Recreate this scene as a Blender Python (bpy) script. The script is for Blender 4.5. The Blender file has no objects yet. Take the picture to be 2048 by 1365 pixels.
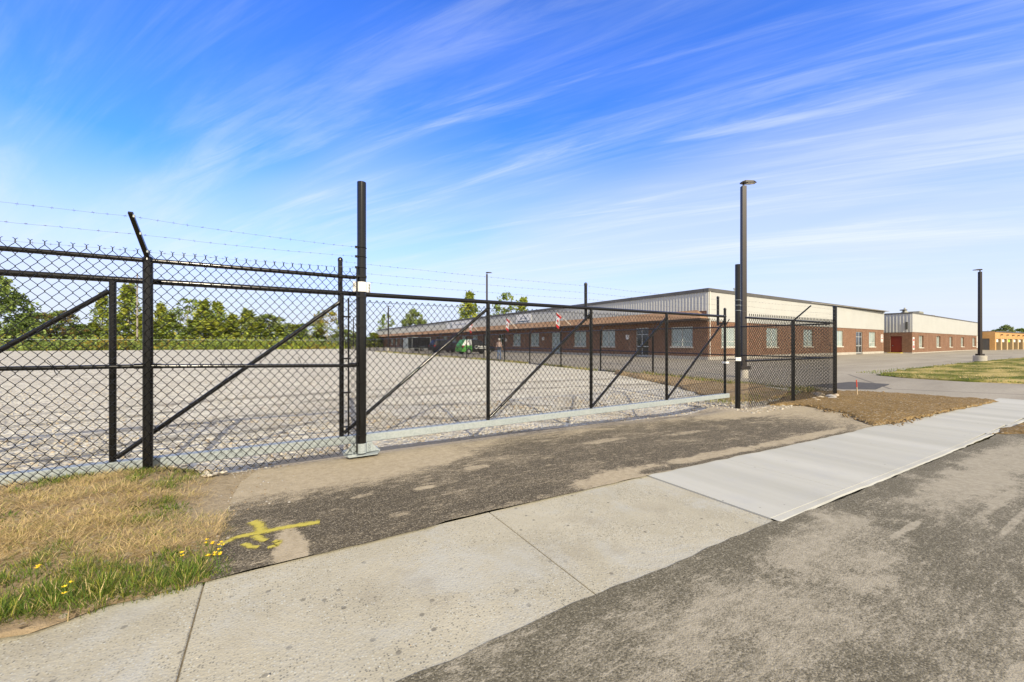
import bpy, bmesh, math, random
import numpy as np
from mathutils import Vector, Matrix, noise as mnoise

# ------------------------------------------------------------------ camera, sky, sun, exposure
C = bpy.context.scene.collection
SC = bpy.context.scene
CAMH = 1.5
YAW = 31.1
cam_d = bpy.data.cameras.new('camera')
cam = bpy.data.objects.new('camera', cam_d); C.objects.link(cam)
cam.location = (0, 0, CAMH)
cam.rotation_euler = (math.radians(90), 0, math.radians(-YAW))
cam_d.sensor_width = 36; cam_d.lens = 36 * 800 / 2048
cam_d.shift_y = 4.5 / 2048
cam_d.clip_start = 0.05; cam_d.clip_end = 5000
SC.camera = cam
SUN_EL = 30.0
sun_from = Vector((-0.14, -1.0, math.tan(math.radians(SUN_EL)))).normalized()   # towards the sun
sd = bpy.data.lights.new('sun', 'SUN'); sd.energy = 4.0; sd.angle = math.radians(0.5); sd.color = (1.0, 0.88, 0.67)
so = bpy.data.objects.new('sun', sd); C.objects.link(so)
so.rotation_euler = (-sun_from).to_track_quat('-Z', 'Y').to_euler()
W = bpy.data.worlds.new('World'); SC.world = W; W.use_nodes = True
SC.view_settings.view_transform = 'Standard'; SC.view_settings.look = 'None'
SC.view_settings.exposure = 0.33; SC.view_settings.gamma = 1; SC.view_settings.use_curve_mapping = False

# ------------------------------------------------------------------ node helpers
class NT:
    def __init__(s, nt): s.nt = nt; s.nodes = nt.nodes; s.links = nt.links
    def n(s, t, **kw):
        nd = s.nodes.new(t)
        ins = kw.pop('ins', {})
        for k, v in kw.items(): setattr(nd, k, v)
        for k, v in ins.items(): s.set(nd.inputs[k], v)
        return nd
    def set(s, sock, v):
        if isinstance(v, bpy.types.NodeSocket): s.links.new(v, sock)
        elif isinstance(v, (tuple, list)) and sock.type == 'RGBA' and len(v) == 3: sock.default_value = (*v, 1)
        else: sock.default_value = v
    def math(s, op, a, b=0.0, c=0.0, clamp=False):
        m = s.n('ShaderNodeMath', operation=op, use_clamp=clamp)
        s.set(m.inputs[0], a); s.set(m.inputs[1], b)
        if op in ('MULTIPLY_ADD',): s.set(m.inputs[2], c)
        return m.outputs[0]
    def vmath(s, op, a, b=(0, 0, 0)):
        m = s.n('ShaderNodeVectorMath', operation=op); s.set(m.inputs[0], a); s.set(m.inputs[1], b)
        return m.outputs[0]
    def noise(s, vec, scale, detail=4, rough=0.55, dist=0.0):
        m = s.n('ShaderNodeTexNoise', ins={'Scale': scale, 'Detail': detail, 'Roughness': rough, 'Distortion': dist})
        if vec is not None: s.links.new(vec, m.inputs['Vector'])
        return m.outputs['Fac']
    def voro(s, vec, scale, out='Distance', feature='F1'):
        m = s.n('ShaderNodeTexVoronoi', feature=feature, ins={'Scale': scale})
        s.links.new(vec, m.inputs['Vector'])
        return m.outputs[out]
    def ramp(s, fac, stops):
        m = s.n('ShaderNodeValToRGB'); e = m.color_ramp.elements
        while len(e) < len(stops): e.new(0.5)
        for i, (p, c) in enumerate(stops):
            e[i].position = p
            if not isinstance(c, (tuple, list)): c = (c, c, c)
            e[i].color = (*c, 1)
        s.links.new(fac, m.inputs['Fac'])
        return m.outputs['Color']
    def maprange(s, v, a, b, c=0.0, d=1.0, smooth=True):
        m = s.n('ShaderNodeMapRange', interpolation_type='SMOOTHSTEP' if smooth else 'LINEAR')
        s.set(m.inputs['Value'], v)
        m.inputs['From Min'].default_value = a; m.inputs['From Max'].default_value = b
        m.inputs['To Min'].default_value = c; m.inputs['To Max'].default_value = d
        return m.outputs[0]
    def mix(s, fac, a, b, mode='MIX'):
        m = s.n('ShaderNodeMix', data_type='RGBA', blend_type=mode)
        s.set(m.inputs[0], fac); s.set(m.inputs[6], a); s.set(m.inputs[7], b)
        return m.outputs[2]
    def mapping(s, vec, scale=(1, 1, 1), rot=(0, 0, 0), loc=(0, 0, 0)):
        m = s.n('ShaderNodeMapping'); s.links.new(vec, m.inputs['Vector'])
        m.inputs['Scale'].default_value = scale; m.inputs['Rotation'].default_value = rot; m.inputs['Location'].default_value = loc
        return m.outputs[0]
    def pos(s): return s.n('ShaderNodeNewGeometry').outputs['Position']
    def objco(s): return s.n('ShaderNodeTexCoord').outputs['Object']
    def uv(s): return s.n('ShaderNodeUVMap').outputs['UV']
    def sep(s, v):
        m = s.n('ShaderNodeSeparateXYZ'); s.links.new(v, m.inputs[0]); return m.outputs
    def bump(s, h, strength=0.3, dist=0.02, prev=None):
        m = s.n('ShaderNodeBump', ins={'Strength': strength, 'Distance': dist}); s.links.new(h, m.inputs['Height'])
        if prev is not None: s.links.new(prev, m.inputs['Normal'])
        return m.outputs[0]

def new_mat(name):
    m = bpy.data.materials.new(name); m.use_nodes = True
    t = NT(m.node_tree)
    b = m.node_tree.nodes['Principled BSDF']
    return m, t, b
def plain(name, col, rough=0.5, metal=0.0, var=0.0, vscale=8.0, spec=0.5, bump=0.0):
    m, t, b = new_mat(name)
    b.inputs['Roughness'].default_value = rough; b.inputs['Metallic'].default_value = metal
    b.inputs['Specular IOR Level'].default_value = spec
    if var > 0:
        p = t.pos(); f = t.noise(p, vscale, 5, 0.6)
        lo = tuple(c * (1 - var) for c in col); hi = tuple(min(1, c * (1 + var)) for c in col)
        t.set(b.inputs['Base Color'], t.ramp(f, [(0.3, lo), (0.7, hi)]))
        if bump: t.set(b.inputs['Normal'], t.bump(f, bump, 0.02))
    else: b.inputs['Base Color'].default_value = (*col, 1)
    return m

# ------------------------------------------------------------------ world sky with cirrus
t = NT(W.node_tree)
bg = W.node_tree.nodes['Background']
sky = t.n('ShaderNodeTexSky', sky_type='NISHITA')
sky.sun_disc = False; sky.sun_elevation = math.radians(SUN_EL)
sky.sun_rotation = math.atan2(sun_from.x, sun_from.y)
sky.air_density = 1.0; sky.dust_density = 0.5; sky.ozone_density = 3.0; sky.altitude = 100
SKYS = 0.15
hs = t.n('ShaderNodeHueSaturation', ins={'Hue': 0.508, 'Saturation': 1.1, 'Value': 2.1}); t.links.new(sky.outputs[0], hs.inputs['Color'])
gd = t.n('ShaderNodeTexCoord').outputs['Generated']
sx = t.sep(gd)
den = t.math('ADD', t.math('MAXIMUM', sx[2], 0.0), 0.10)
px = t.math('DIVIDE', sx[0], den); py = t.math('DIVIDE', sx[1], den)
cv = t.n('ShaderNodeCombineXYZ'); t.set(cv.inputs[0], px); t.set(cv.inputs[1], py)
def streak(along, across, rot, loc, sc, det, rough, dist):
    m = t.n('ShaderNodeMapping', vector_type='TEXTURE'); t.links.new(cv.outputs[0], m.inputs['Vector'])
    m.inputs['Rotation'].default_value = (0, 0, math.radians(rot)); m.inputs['Scale'].default_value = (along, across, 1); m.inputs['Location'].default_value = loc
    return t.noise(m.outputs[0], sc, det, rough, dist)
s1 = streak(4.2, 0.62, 118, (3.1, 0.4, 0), 1.25, 8, 0.58, 0.45)
s2 = streak(3.4, 0.45, 124, (7.7, 2.3, 0), 1.6, 7, 0.6, 0.7)
big = streak(3.0, 1.5, 119, (1.3, 5.2, 0), 0.75, 3, 0.5, 0.0)
c1 = t.maprange(s1, 0.40, 0.70); c2 = t.maprange(s2, 0.44, 0.72)
s3 = streak(2.6, 0.26, 121, (2.2, 8.1, 0), 2.2, 9, 0.68, 1.2)
bigm = t.maprange(big, 0.36, 0.64)
cl = t.math('MULTIPLY', t.math('MAXIMUM', c1, t.math('MULTIPLY', c2, 0.8)), t.math('MULTIPLY_ADD', bigm, 0.65, 0.35))
veil = t.maprange(sx[2], 0.02, 0.47, 0.96, 0.02)
veil = t.math('ADD', veil, t.math('MULTIPLY', t.math('SUBTRACT', bigm, 0.5), t.maprange(sx[2], 0.05, 0.35, 0.0, 0.50)), clamp=True)
cl = t.math('MULTIPLY', cl, t.maprange(s3, 0.34, 0.62, 0.45, 1.25))
amount = t.math('MULTIPLY', cl, t.maprange(sx[2], 0.02, 0.24, 0.48, 0.66))
zen = t.maprange(sx[2], 0.62, 0.86, 1.0, 0.08)  # zenith above the frame dimmed to cut its blue fill light
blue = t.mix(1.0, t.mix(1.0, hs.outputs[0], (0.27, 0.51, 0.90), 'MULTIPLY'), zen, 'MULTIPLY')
col = t.mix(veil, blue, (4.35, 4.62, 5.4))
col = t.mix(amount, col, (4.65, 5.1, 5.65))
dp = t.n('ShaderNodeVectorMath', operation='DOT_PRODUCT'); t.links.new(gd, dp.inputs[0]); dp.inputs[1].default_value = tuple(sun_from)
sky_fill = t.maprange(dp.outputs['Value'], -0.05, 0.85, 0.0, 0.92)   # warm-white fill added to the unseen sky around the sun, behind the camera
col = t.mix(sky_fill, col, (6.4, 5.9, 5.0))
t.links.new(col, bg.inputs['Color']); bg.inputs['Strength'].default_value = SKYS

# ------------------------------------------------------------------ terrain
def sm(a, b, v):
    x = min(1.0, max(0.0, (v - a) / (b - a))); return x * x * (3 - 2 * x)
def terr(X, Y):
    s = -0.165 * sm(1, 11, X) * (1 - sm(7, 16, Y))
    dip = -0.13 * sm(5.5, 5.95, Y) * (1 - sm(6.7, 8.6, Y)) * (1 - sm(8.6, 10.0, X))
    return s + 0.15 * sm(10, 28, Y) + dip

# ------------------------------------------------------------------ mesh builder
class MB:
    def __init__(s): s.v = []; s.f = []; s.m = []; s.uv = []; s.has_uv = False
    def face(s, pts, mat=0, uv=None):
        i = len(s.v); s.v.extend([tuple(p) for p in pts]); s.f.append(tuple(range(i, i + len(pts)))); s.m.append(mat)
        s.uv.append(uv); s.has_uv = s.has_uv or uv is not None
    def box(s, a, b, mat=0):
        x0, y0, z0 = a; x1, y1, z1 = b
        s.hexa([(x0, y0, z0), (x1, y0, z0), (x1, y1, z0), (x0, y1, z0), (x0, y0, z1), (x1, y0, z1), (x1, y1, z1), (x0, y1, z1)], mat)
    def hexa(s, p, mat=0):
        i = len(s.v); s.v.extend([tuple(q) for q in p])
        for q in ((0, 3, 2, 1), (4, 5, 6, 7), (0, 1, 5, 4), (1, 2, 6, 5), (2, 3, 7, 6), (3, 0, 4, 7)):
            s.f.append(tuple(i + k for k in q)); s.m.append(mat); s.uv.append(None)
    def tube(s, path, r, n=10, mat=0, cap=True, closed=False):
        P = [Vector(p) for p in path]; K = len(P)
        R = r if isinstance(r, (list, tuple)) else [r] * K
        base = len(s.v); prev = None
        for k in range(K):
            if closed: d = P[(k + 1) % K] - P[k - 1]
            else: d = P[min(k + 1, K - 1)] - P[max(k - 1, 0)]
            d = d.normalized()
            if prev is None:
                u = d.cross(Vector((0, 0, 1)))
                if u.length < 1e-3: u = d.cross(Vector((1, 0, 0)))
            else: u = prev - d * prev.dot(d)
            u.normalize(); prev = u; w = d.cross(u)
            for j in range(n):
                a = 2 * math.pi * j / n
                s.v.append(tuple(P[k] + (u * math.cos(a) + w * math.sin(a)) * R[k]))
        for k in range(K if closed else K - 1):
            k2 = (k + 1) % K
            for j in range(n):
                j2 = (j + 1) % n
                s.f.append((base + k * n + j, base + k * n + j2, base + k2 * n + j2, base + k2 * n + j)); s.m.append(mat); s.uv.append(None)
        if cap and not closed:
            s.f.append(tuple(base + j for j in range(n - 1, -1, -1))); s.m.append(mat); s.uv.append(None)
            s.f.append(tuple(base + (K - 1) * n + j for j in range(n))); s.m.append(mat); s.uv.append(None)
    def lathe(s, c, prof, n=16, mat=0):
        base = len(s.v)
        for (r, z) in prof:
            for j in range(n):
                a = 2 * math.pi * j / n; s.v.append((c[0] + r * math.cos(a), c[1] + r * math.sin(a), c[2] + z))
        for k in range(len(prof) - 1):
            for j in range(n):
                j2 = (j + 1) % n
                s.f.append((base + k * n + j, base + k * n + j2, base + (k + 1) * n + j2, base + (k + 1) * n + j)); s.m.append(mat); s.uv.append(None)
        s.f.append(tuple(base + j for j in range(n - 1, -1, -1))); s.m.append(mat); s.uv.append(None)
        s.f.append(tuple(base + (len(prof) - 1) * n + j for j in range(n))); s.m.append(mat); s.uv.append(None)
    def build(s, name, mats, parent=None, smooth=False, angle=40):
        me = bpy.data.meshes.new(name); me.from_pydata(s.v, [], s.f)
        if not isinstance(mats, (list, tuple)): mats = [mats]
        for m in mats: me.materials.append(m)
        if len(mats) > 1: me.polygons.foreach_set('material_index', s.m)
        if s.has_uv:
            lay = me.uv_layers.new(name='UVMap'); li = 0
            dat = lay.data
            for f, u in zip(s.f, s.uv):
                for k in range(len(f)):
                    if u is not None: dat[li].uv = u[k]
                    li += 1
        me.validate(); me.update()
        if smooth:
            me.polygons.foreach_set('use_smooth', [True] * len(me.polygons)); me.set_sharp_from_angle(angle=math.radians(angle))
        o = bpy.data.objects.new(name, me); C.objects.link(o)
        if parent is not None: o.parent = parent; o.matrix_parent_inverse = Matrix.Translation(parent.location).inverted() if parent.rotation_euler.z == 0 else parent.matrix_basis.inverted()
        return o
def np_mesh(name, V, F, mats, mi=None, parent=None, smooth=False):
    V = np.asarray(V, dtype=np.float32); F = np.asarray(F, dtype=np.int32); k = F.shape[1]
    me = bpy.data.meshes.new(name)
    me.vertices.add(len(V)); me.vertices.foreach_set('co', V.ravel())
    me.loops.add(F.size); me.loops.foreach_set('vertex_index', F.ravel())
    me.polygons.add(len(F)); me.polygons.foreach_set('loop_start', np.arange(0, F.size, k, dtype=np.int32))
    me.polygons.foreach_set('loop_total', np.full(len(F), k, dtype=np.int32))
    if not isinstance(mats, (list, tuple)): mats = [mats]
    for m in mats: me.materials.append(m)
    if mi is not None: me.polygons.foreach_set('material_index', np.asarray(mi, dtype=np.int32))
    if smooth: me.polygons.foreach_set('use_smooth', np.ones(len(F), dtype=bool))
    me.update(calc_edges=True)
    o = bpy.data.objects.new(name, me); C.objects.link(o)
    if parent is not None: o.parent = parent; o.matrix_parent_inverse = parent.matrix_basis.inverted()
    return o
def tag(o, label=None, cat=None, group=None, kind=None):
    if label: o['label'] = label
    if cat: o['category'] = cat
    if group: o['group'] = group
    if kind: o['kind'] = kind
    return o
def thing(name, loc, label, cat, group=None):
    o = bpy.data.objects.new(name, None); C.objects.link(o); o.location = loc; o.empty_display_size = 0.2
    return tag(o, label, cat, group)
def copy_tree(o, parent=None):
    c = o.copy(); C.objects.link(c)
    if parent is not None: c.parent = parent; c.matrix_parent_inverse = o.matrix_parent_inverse.copy()
    for ch in o.children: copy_tree(ch, c)
    return c

# ------------------------------------------------------------------ ground sheets
def sheet(name, poly, off, mat, cell=1.0, bump=None, jag=0.0, jstep=0.25, skirt=0.0, kind='structure', seed=0, zf=None):
    rnd = random.Random(seed + 17)
    pts = []
    for i, a in enumerate(poly):
        b = poly[(i + 1) % len(poly)]
        L = math.hypot(b[0] - a[0], b[1] - a[1]); n = max(1, int(L / jstep)) if jag > 0 else 1
        for k in range(n):
            f = k / n; x, y = a[0] + (b[0] - a[0]) * f, a[1] + (b[1] - a[1]) * f
            if jag > 0 and k > 0:
                nx, ny = (b[1] - a[1]) / L, -(b[0] - a[0]) / L
                j = (mnoise.noise((x * 1.1, y * 1.1, seed)) * 0.9 + mnoise.noise((x * 4.7, y * 4.7, seed)) * 0.5) * jag
                x += nx * j; y += ny * j
            pts.append((x, y))
    bm = bmesh.new()
    vs = [bm.verts.new((x, y, 0)) for x, y in pts]
    bm.faces.new(vs)
    bmesh.ops.triangulate(bm, faces=bm.faces[:])
    xs = [p[0] for p in pts]; ys = [p[1] for p in pts]
    def cuts(lo, hi):
        out = []; v = math.floor(lo)
        while v < hi:
            step = cell if abs(v) < 24 else (3.0 if abs(v) < 60 else 40.0)
            v += max(step, cell)
            if lo < v < hi: out.append(v)
        return out
    for x in cuts(min(xs), max(xs)):
        bmesh.ops.bisect_plane(bm, geom=bm.verts[:] + bm.edges[:] + bm.faces[:], plane_co=(x, 0, 0), plane_no=(1, 0, 0))
    for y in cuts(min(ys), max(ys)):
        bmesh.ops.bisect_plane(bm, geom=bm.verts[:] + bm.edges[:] + bm.faces[:], plane_co=(0, y, 0), plane_no=(0, 1, 0))
    bmesh.ops.dissolve_degenerate(bm, dist=1e-5, edges=bm.edges[:])
    border = set(v for e in bm.edges if e.is_boundary for v in e.verts)
    for v in bm.verts:
        z = (terr(v.co.x, v.co.y) if zf is None else zf(v.co.x, v.co.y)) + off
        if bump is not None: z += bump(v.co.x, v.co.y, v in border)
        v.co.z = z
    bmesh.ops.recalc_face_normals(bm, faces=bm.faces[:])
    for f in bm.faces:
        if f.normal.z < 0: f.normal_flip()
    if skirt > 0:
        be = [e for e in bm.edges if e.is_boundary]
        r = bmesh.ops.extrude_edge_only(bm, edges=be)
        for v in r['geom']:
            if isinstance(v, bmesh.types.BMVert): v.co.z -= skirt
    me = bpy.data.meshes.new(name); bm.to_mesh(me); bm.free(); me.materials.append(mat)
    me.polygons.foreach_set('use_smooth', [True] * len(me.polygons)); me.set_sharp_from_angle(angle=math.radians(40))
    o = bpy.data.objects.new(name, me); C.objects.link(o)
    o['kind'] = kind
    return o

# ground materials -------------------------------------------------
def mat_gravel():
    m, t, b = new_mat('crushed_gravel'); p = t.pos()
    v = t.n('ShaderNodeTexVoronoi', feature='F1', ins={'Scale': 21.0}); t.links.new(p, v.inputs['Vector'])
    v2 = t.n('ShaderNodeTexVoronoi', feature='F1', ins={'Scale': 9.0}); t.links.new(p, v2.inputs['Vector'])
    s1 = t.sep(v.outputs['Color']); s2 = t.sep(v2.outputs['Color'])
    mixf = t.math('MULTIPLY_ADD', s1[0], 0.6, t.math('MULTIPLY', s2[0], 0.4))
    c = t.ramp(mixf, [(0.04, (0.113, 0.102, 0.084)), (0.13, (0.341, 0.313, 0.260)), (0.3, (0.520, 0.488, 0.406)), (0.6, (0.643, 0.611, 0.520)), (0.95, (0.785, 0.761, 0.666))])
    big = t.noise(t.mapping(p, scale=(0.35, 0.8, 1)), 0.9, 6, 0.6)
    c = t.mix(t.maprange(big, 0.42, 0.68), c, t.mix(0.35, c, (0.341, 0.303, 0.260)))
    n3 = t.noise(p, 6.0, 5, 0.7)
    c = t.mix(t.maprange(n3, 0.53, 0.72), c, (0.284, 0.264, 0.240))
    # tyre tracks, two curving ruts
    x, y, z = t.sep(p)
    w = t.math('MULTIPLY', t.math('SUBTRACT', t.noise(p, 0.8, 3, 0.5), 0.5), 0.9)
    masks = None
    for (y0, k, q, wd) in ((9.9, 0.18, -0.08, 0.16), (8.35, 0.05, -0.06, 0.14), (11.4, 0.10, -0.012, 0.16), (13.0, 0.10, -0.010, 0.18)):
        yy = t.math('ADD', t.math('MULTIPLY_ADD', x, k, y0), t.math('MULTIPLY', t.math('MULTIPLY', x, x), q))
        d = t.math('ABSOLUTE', t.math('ADD', t.math('SUBTRACT', y, yy), w))
        mk = t.maprange(d, wd * 0.4, wd * 1.7, 1.0, 0.0)
        masks = mk if masks is None else t.math('MAXIMUM', masks, mk)
    masks = t.math('MULTIPLY', masks, t.maprange(t.noise(p, 3.0, 4, 0.6), 0.30, 0.52))
    c = t.mix(t.math('MULTIPLY', masks, 0.55), c, (0.110, 0.100, 0.081))
    # sandy fines close to the gate
    sand = t.math('MULTIPLY', t.maprange(y, 5.6, 9.0, 1.0, 0.0), t.maprange(t.noise(p, 1.3, 5, 0.6), 0.42, 0.62))
    c = t.mix(t.math('MULTIPLY', sand, 0.55), c, (0.473, 0.411, 0.322))
    t.set(b.inputs['Base Color'], c); b.inputs['Roughness'].default_value = 0.95; b.inputs['Specular IOR Level'].default_value = 0.2
    h = t.math('ADD', t.math('MULTIPLY', v.outputs['Distance'], -0.8), t.math('MULTIPLY', v2.outputs['Distance'], -1.0))
    t.set(b.inputs['Normal'], t.bump(h, 0.95, 0.04))
    return m
def blob(t, x, y, cx, cy, rx, ry, wob):
    a = t.math('DIVIDE', t.math('SUBTRACT', x, cx), rx); bb = t.math('DIVIDE', t.math('SUBTRACT', y, cy), ry)
    d = t.math('SQRT', t.math('ADD', t.math('MULTIPLY', a, a), t.math('MULTIPLY', bb, bb)))
    return t.maprange(t.math('ADD', d, wob), 0.6, 1.15, 1.0, 0.0)
def mat_apron():
    m, t, b = new_mat('dusty_asphalt_apron'); p = t.pos(); x, y, z = t.sep(p)
    v = t.n('ShaderNodeTexVoronoi', ins={'Scale': 120.0}); t.links.new(p, v.inputs['Vector']); fc = t.sep(v.outputs['Color'])
    agg = t.ramp(fc[0], [(0.0, (0.055, 0.046, 0.032)), (0.55, (0.10, 0.085, 0.060)), (0.88, (0.16, 0.138, 0.10)), (1.0, (0.30, 0.265, 0.20))])
    dustc = t.ramp(t.noise(p, 18, 7, 0.75), [(0.3, (0.32, 0.268, 0.185)), (0.7, (0.50, 0.43, 0.315))])
    st = t.mapping(p, scale=(0.7, 1.9, 1), rot=(0, 0, math.radians(8)))
    d1 = t.noise(st, 1.35, 10, 0.68, 0.6); d2 = t.noise(st, 6.0, 9, 0.76, 0.4)
    d3 = t.noise(t.mapping(p, scale=(0.8, 3.2, 1), rot=(0, 0, math.radians(5))), 5.5, 8, 0.75, 0.5); d4 = t.noise(t.mapping(p, scale=(0.8, 2.6, 1)), 16.0, 6, 0.75, 0.3)
    wob = t.math('MULTIPLY', t.math('SUBTRACT', t.noise(p, 3.2, 9, 0.72), 0.5), 1.9)
    dust = t.math('ADD', t.math('ADD', t.maprange(d1, 0.42, 0.70, 0.0, 0.42), t.maprange(d2, 0.46, 0.74, 0.0, 0.42)), t.math('ADD', t.maprange(d3, 0.50, 0.72, 0.0, 0.62), t.maprange(d4, 0.50, 0.74, 0.0, 0.58)))
    near = t.math('MULTIPLY', t.maprange(t.math('ADD', y, t.math('MULTIPLY', wob, 0.45)), 3.95, 5.1), t.maprange(t.math('ADD', x, wob), 3.4, 0.4))
    far = t.math('MULTIPLY', t.maprange(t.math('ADD', y, t.math('MULTIPLY', wob, 0.4)), 4.7, 5.6), 0.42)
    right = t.math('MULTIPLY', t.maprange(t.math('ADD', x, wob), 8.4, 11.2), 0.75)
    dust = t.math('ADD', dust, t.math('ADD', t.math('MULTIPLY', near, 1.0), t.math('ADD', far, right)))
    for (cx, cy, rx, ry, k) in ((0.12, 3.22, 0.12, 0.42, 1.0), (0.10, 3.62, 0.10, 0.2, 0.4), (3.5, 3.2, 0.85, 0.26, 0.85), (5.2, 3.28, 1.4, 0.12, 0.7), (7.6, 3.25, 1.8, 0.13, 0.7), (1.35, 3.95, 0.14, 0.06, 0.7), (0.75, 4.05, 0.1, 0.05, 0.6), (0.95, 3.45, 0.12, 0.06, 0.5), (2.1, 4.3, 0.2, 0.08, 0.6), (1.6, 4.8, 0.3, 0.08, 0.5), (1.0, 5.0, 1.3, 0.5, 0.5), (9.6, 5.2, 1.8, 0.5, 0.7), (4.4, 4.6, 0.5, 0.1, 0.4), (6.2, 4.4, 0.7, 0.1, 0.4), (3.3, 3.7, 0.34, 0.2, 0.22)):
        dust = t.math('ADD', dust, t.math('MULTIPLY', blob(t, x, y, cx, cy, rx, ry, wob), k))
    for (cx, cy, rx, ry, k) in ((3.95, 3.2, 0.5, 0.11, 0.9), (0.5, 3.8, 0.9, 0.5, 0.30), (1.02, 5.33, 0.36, 0.26, 0.75), (10.05, 5.4, 0.5, 0.22, 0.7), (-0.1, 5.25, 0.3, 0.1, 0.6), (1.9, 3.3, 0.8, 0.12, 0.4)):
        dust = t.math('SUBTRACT', dust, t.math('MULTIPLY', blob(t, x, y, cx, cy, rx, ry, wob), k))
    dust = t.math('MINIMUM', t.math('MAXIMUM', dust, 0.0), 1.0)
    hf = t.math('MULTIPLY', t.math('SUBTRACT', t.noise(t.mapping(p, scale=(1, 1.8, 1)), 38, 6, 0.8), 0.5), 1.5)
    gr = t.maprange(t.math('ADD', t.math('ADD', dust, hf), t.math('MULTIPLY', t.math('SUBTRACT', fc[1], 0.5), 0.35)), 0.15, 0.92)
    c = t.mix(gr, agg, dustc)
    c = t.mix(t.maprange(fc[2], 0.95, 0.98, 0.0, 0.7), c, (0.50, 0.44, 0.33))
    t.set(b.inputs['Base Color'], c); b.inputs['Roughness'].default_value = 0.9; b.inputs['Specular IOR Level'].default_value = 0.25
    t.set(b.inputs['Normal'], t.bump(t.math('ADD', t.math('MULTIPLY', v.outputs['Distance'], -1.0), t.noise(p, 40, 5, 0.7)), 0.45, 0.008))
    return m
def mat_road():
    m, t, b = new_mat('dusty_road_asphalt'); p = t.pos(); x, y, z = t.sep(p)
    v = t.n('ShaderNodeTexVoronoi', ins={'Scale': 120.0}); t.links.new(p, v.inputs['Vector']); fc = t.sep(v.outputs['Color'])
    agg = t.ramp(fc[0], [(0.0, (0.085, 0.076, 0.054)), (0.5, (0.135, 0.122, 0.088)), (0.85, (0.185, 0.168, 0.125)), (1.0, (0.28, 0.257, 0.20))])
    dustc = t.ramp(t.noise(p, 16, 7, 0.75), [(0.3, (0.27, 0.243, 0.185)), (0.7, (0.43, 0.393, 0.315))])
    st = t.mapping(p, scale=(0.55, 1.7, 1), rot=(0, 0, math.radians(-12)))
    d1 = t.noise(st, 1.15, 11, 0.70, 0.7); d2 = t.noise(st, 5.5, 9, 0.78, 0.5); d3 = t.noise(p, 0.5, 4, 0.5)
    st2 = t.mapping(p, scale=(0.7, 3.4, 1), rot=(0, 0, math.radians(-14)))
    d4 = t.noise(st2, 13.0, 6, 0.75, 0.3)
    wob = t.math('MULTIPLY', t.math('SUBTRACT', t.noise(p, 3.0, 9, 0.75), 0.5), 2.0)
    dust = t.math('ADD', t.maprange(d1, 0.36, 0.70, 0.10, 0.52), t.maprange(d2, 0.42, 0.72, -0.08, 0.40))
    dust = t.math('ADD', dust, t.maprange(d3, 0.36, 0.64, -0.26, 0.20))
    dust = t.math('ADD', dust, t.maprange(d4, 0.50, 0.72, 0.0, 0.70))
    for (cx, cy, rx, ry, k) in ((3.6, 1.35, 0.95, 0.42, 0.55), (2.2, 1.1, 0.9, 0.35, 0.25), (4.48, 1.14, 0.36, 0.028, 0.9), (5.6, 0.72, 0.8, 0.03, 0.5), (6.2, 0.9, 0.9, 0.05, 0.4), (6.4, 1.2, 1.6, 0.26, 0.4), (8.5, 1.2, 2.2, 0.34, 0.45), (2.9, 0.35, 0.14, 0.05, 0.9), (1.5, 0.9, 0.2, 0.1, 0.5)):
        dust = t.math('ADD', dust, t.math('MULTIPLY', blob(t, x, y, cx, cy, rx, ry, wob), k))
    edge = t.math('MULTIPLY', t.maprange(t.math('ADD', y, t.math('MULTIPLY', wob, 0.14)), 1.40, 1.76), t.maprange(t.noise(p, 1.3, 4, 0.6), 0.42, 0.60, 1.0, 0.10))
    dust = t.math('SUBTRACT', dust, t.math('MULTIPLY', edge, 0.85))
    dust = t.math('MINIMUM', t.math('MAXIMUM', dust, 0.0), 1.0)
    hf = t.math('MULTIPLY', t.math('SUBTRACT', t.noise(t.mapping(p, scale=(1, 1.8, 1)), 42, 6, 0.8), 0.5), 1.5)
    gr = t.maprange(t.math('ADD', t.math('ADD', dust, hf), t.math('MULTIPLY', t.math('SUBTRACT', fc[1], 0.5), 0.35)), 0.10, 0.90)
    c = t.mix(gr, agg, dustc)
    c = t.mix(t.maprange(fc[2], 0.96, 0.985, 0.0, 0.35), c, (0.50, 0.47, 0.40))
    t.set(b.inputs['Base Color'], c); b.inputs['Roughness'].default_value = 0.9; b.inputs['Specular IOR Level'].default_value = 0.25
    t.set(b.inputs['Normal'], t.bump(t.math('ADD', t.math('MULTIPLY', v.outputs['Distance'], -1.0), t.noise(p, 45, 5, 0.7)), 0.4, 0.006))
    return m
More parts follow.
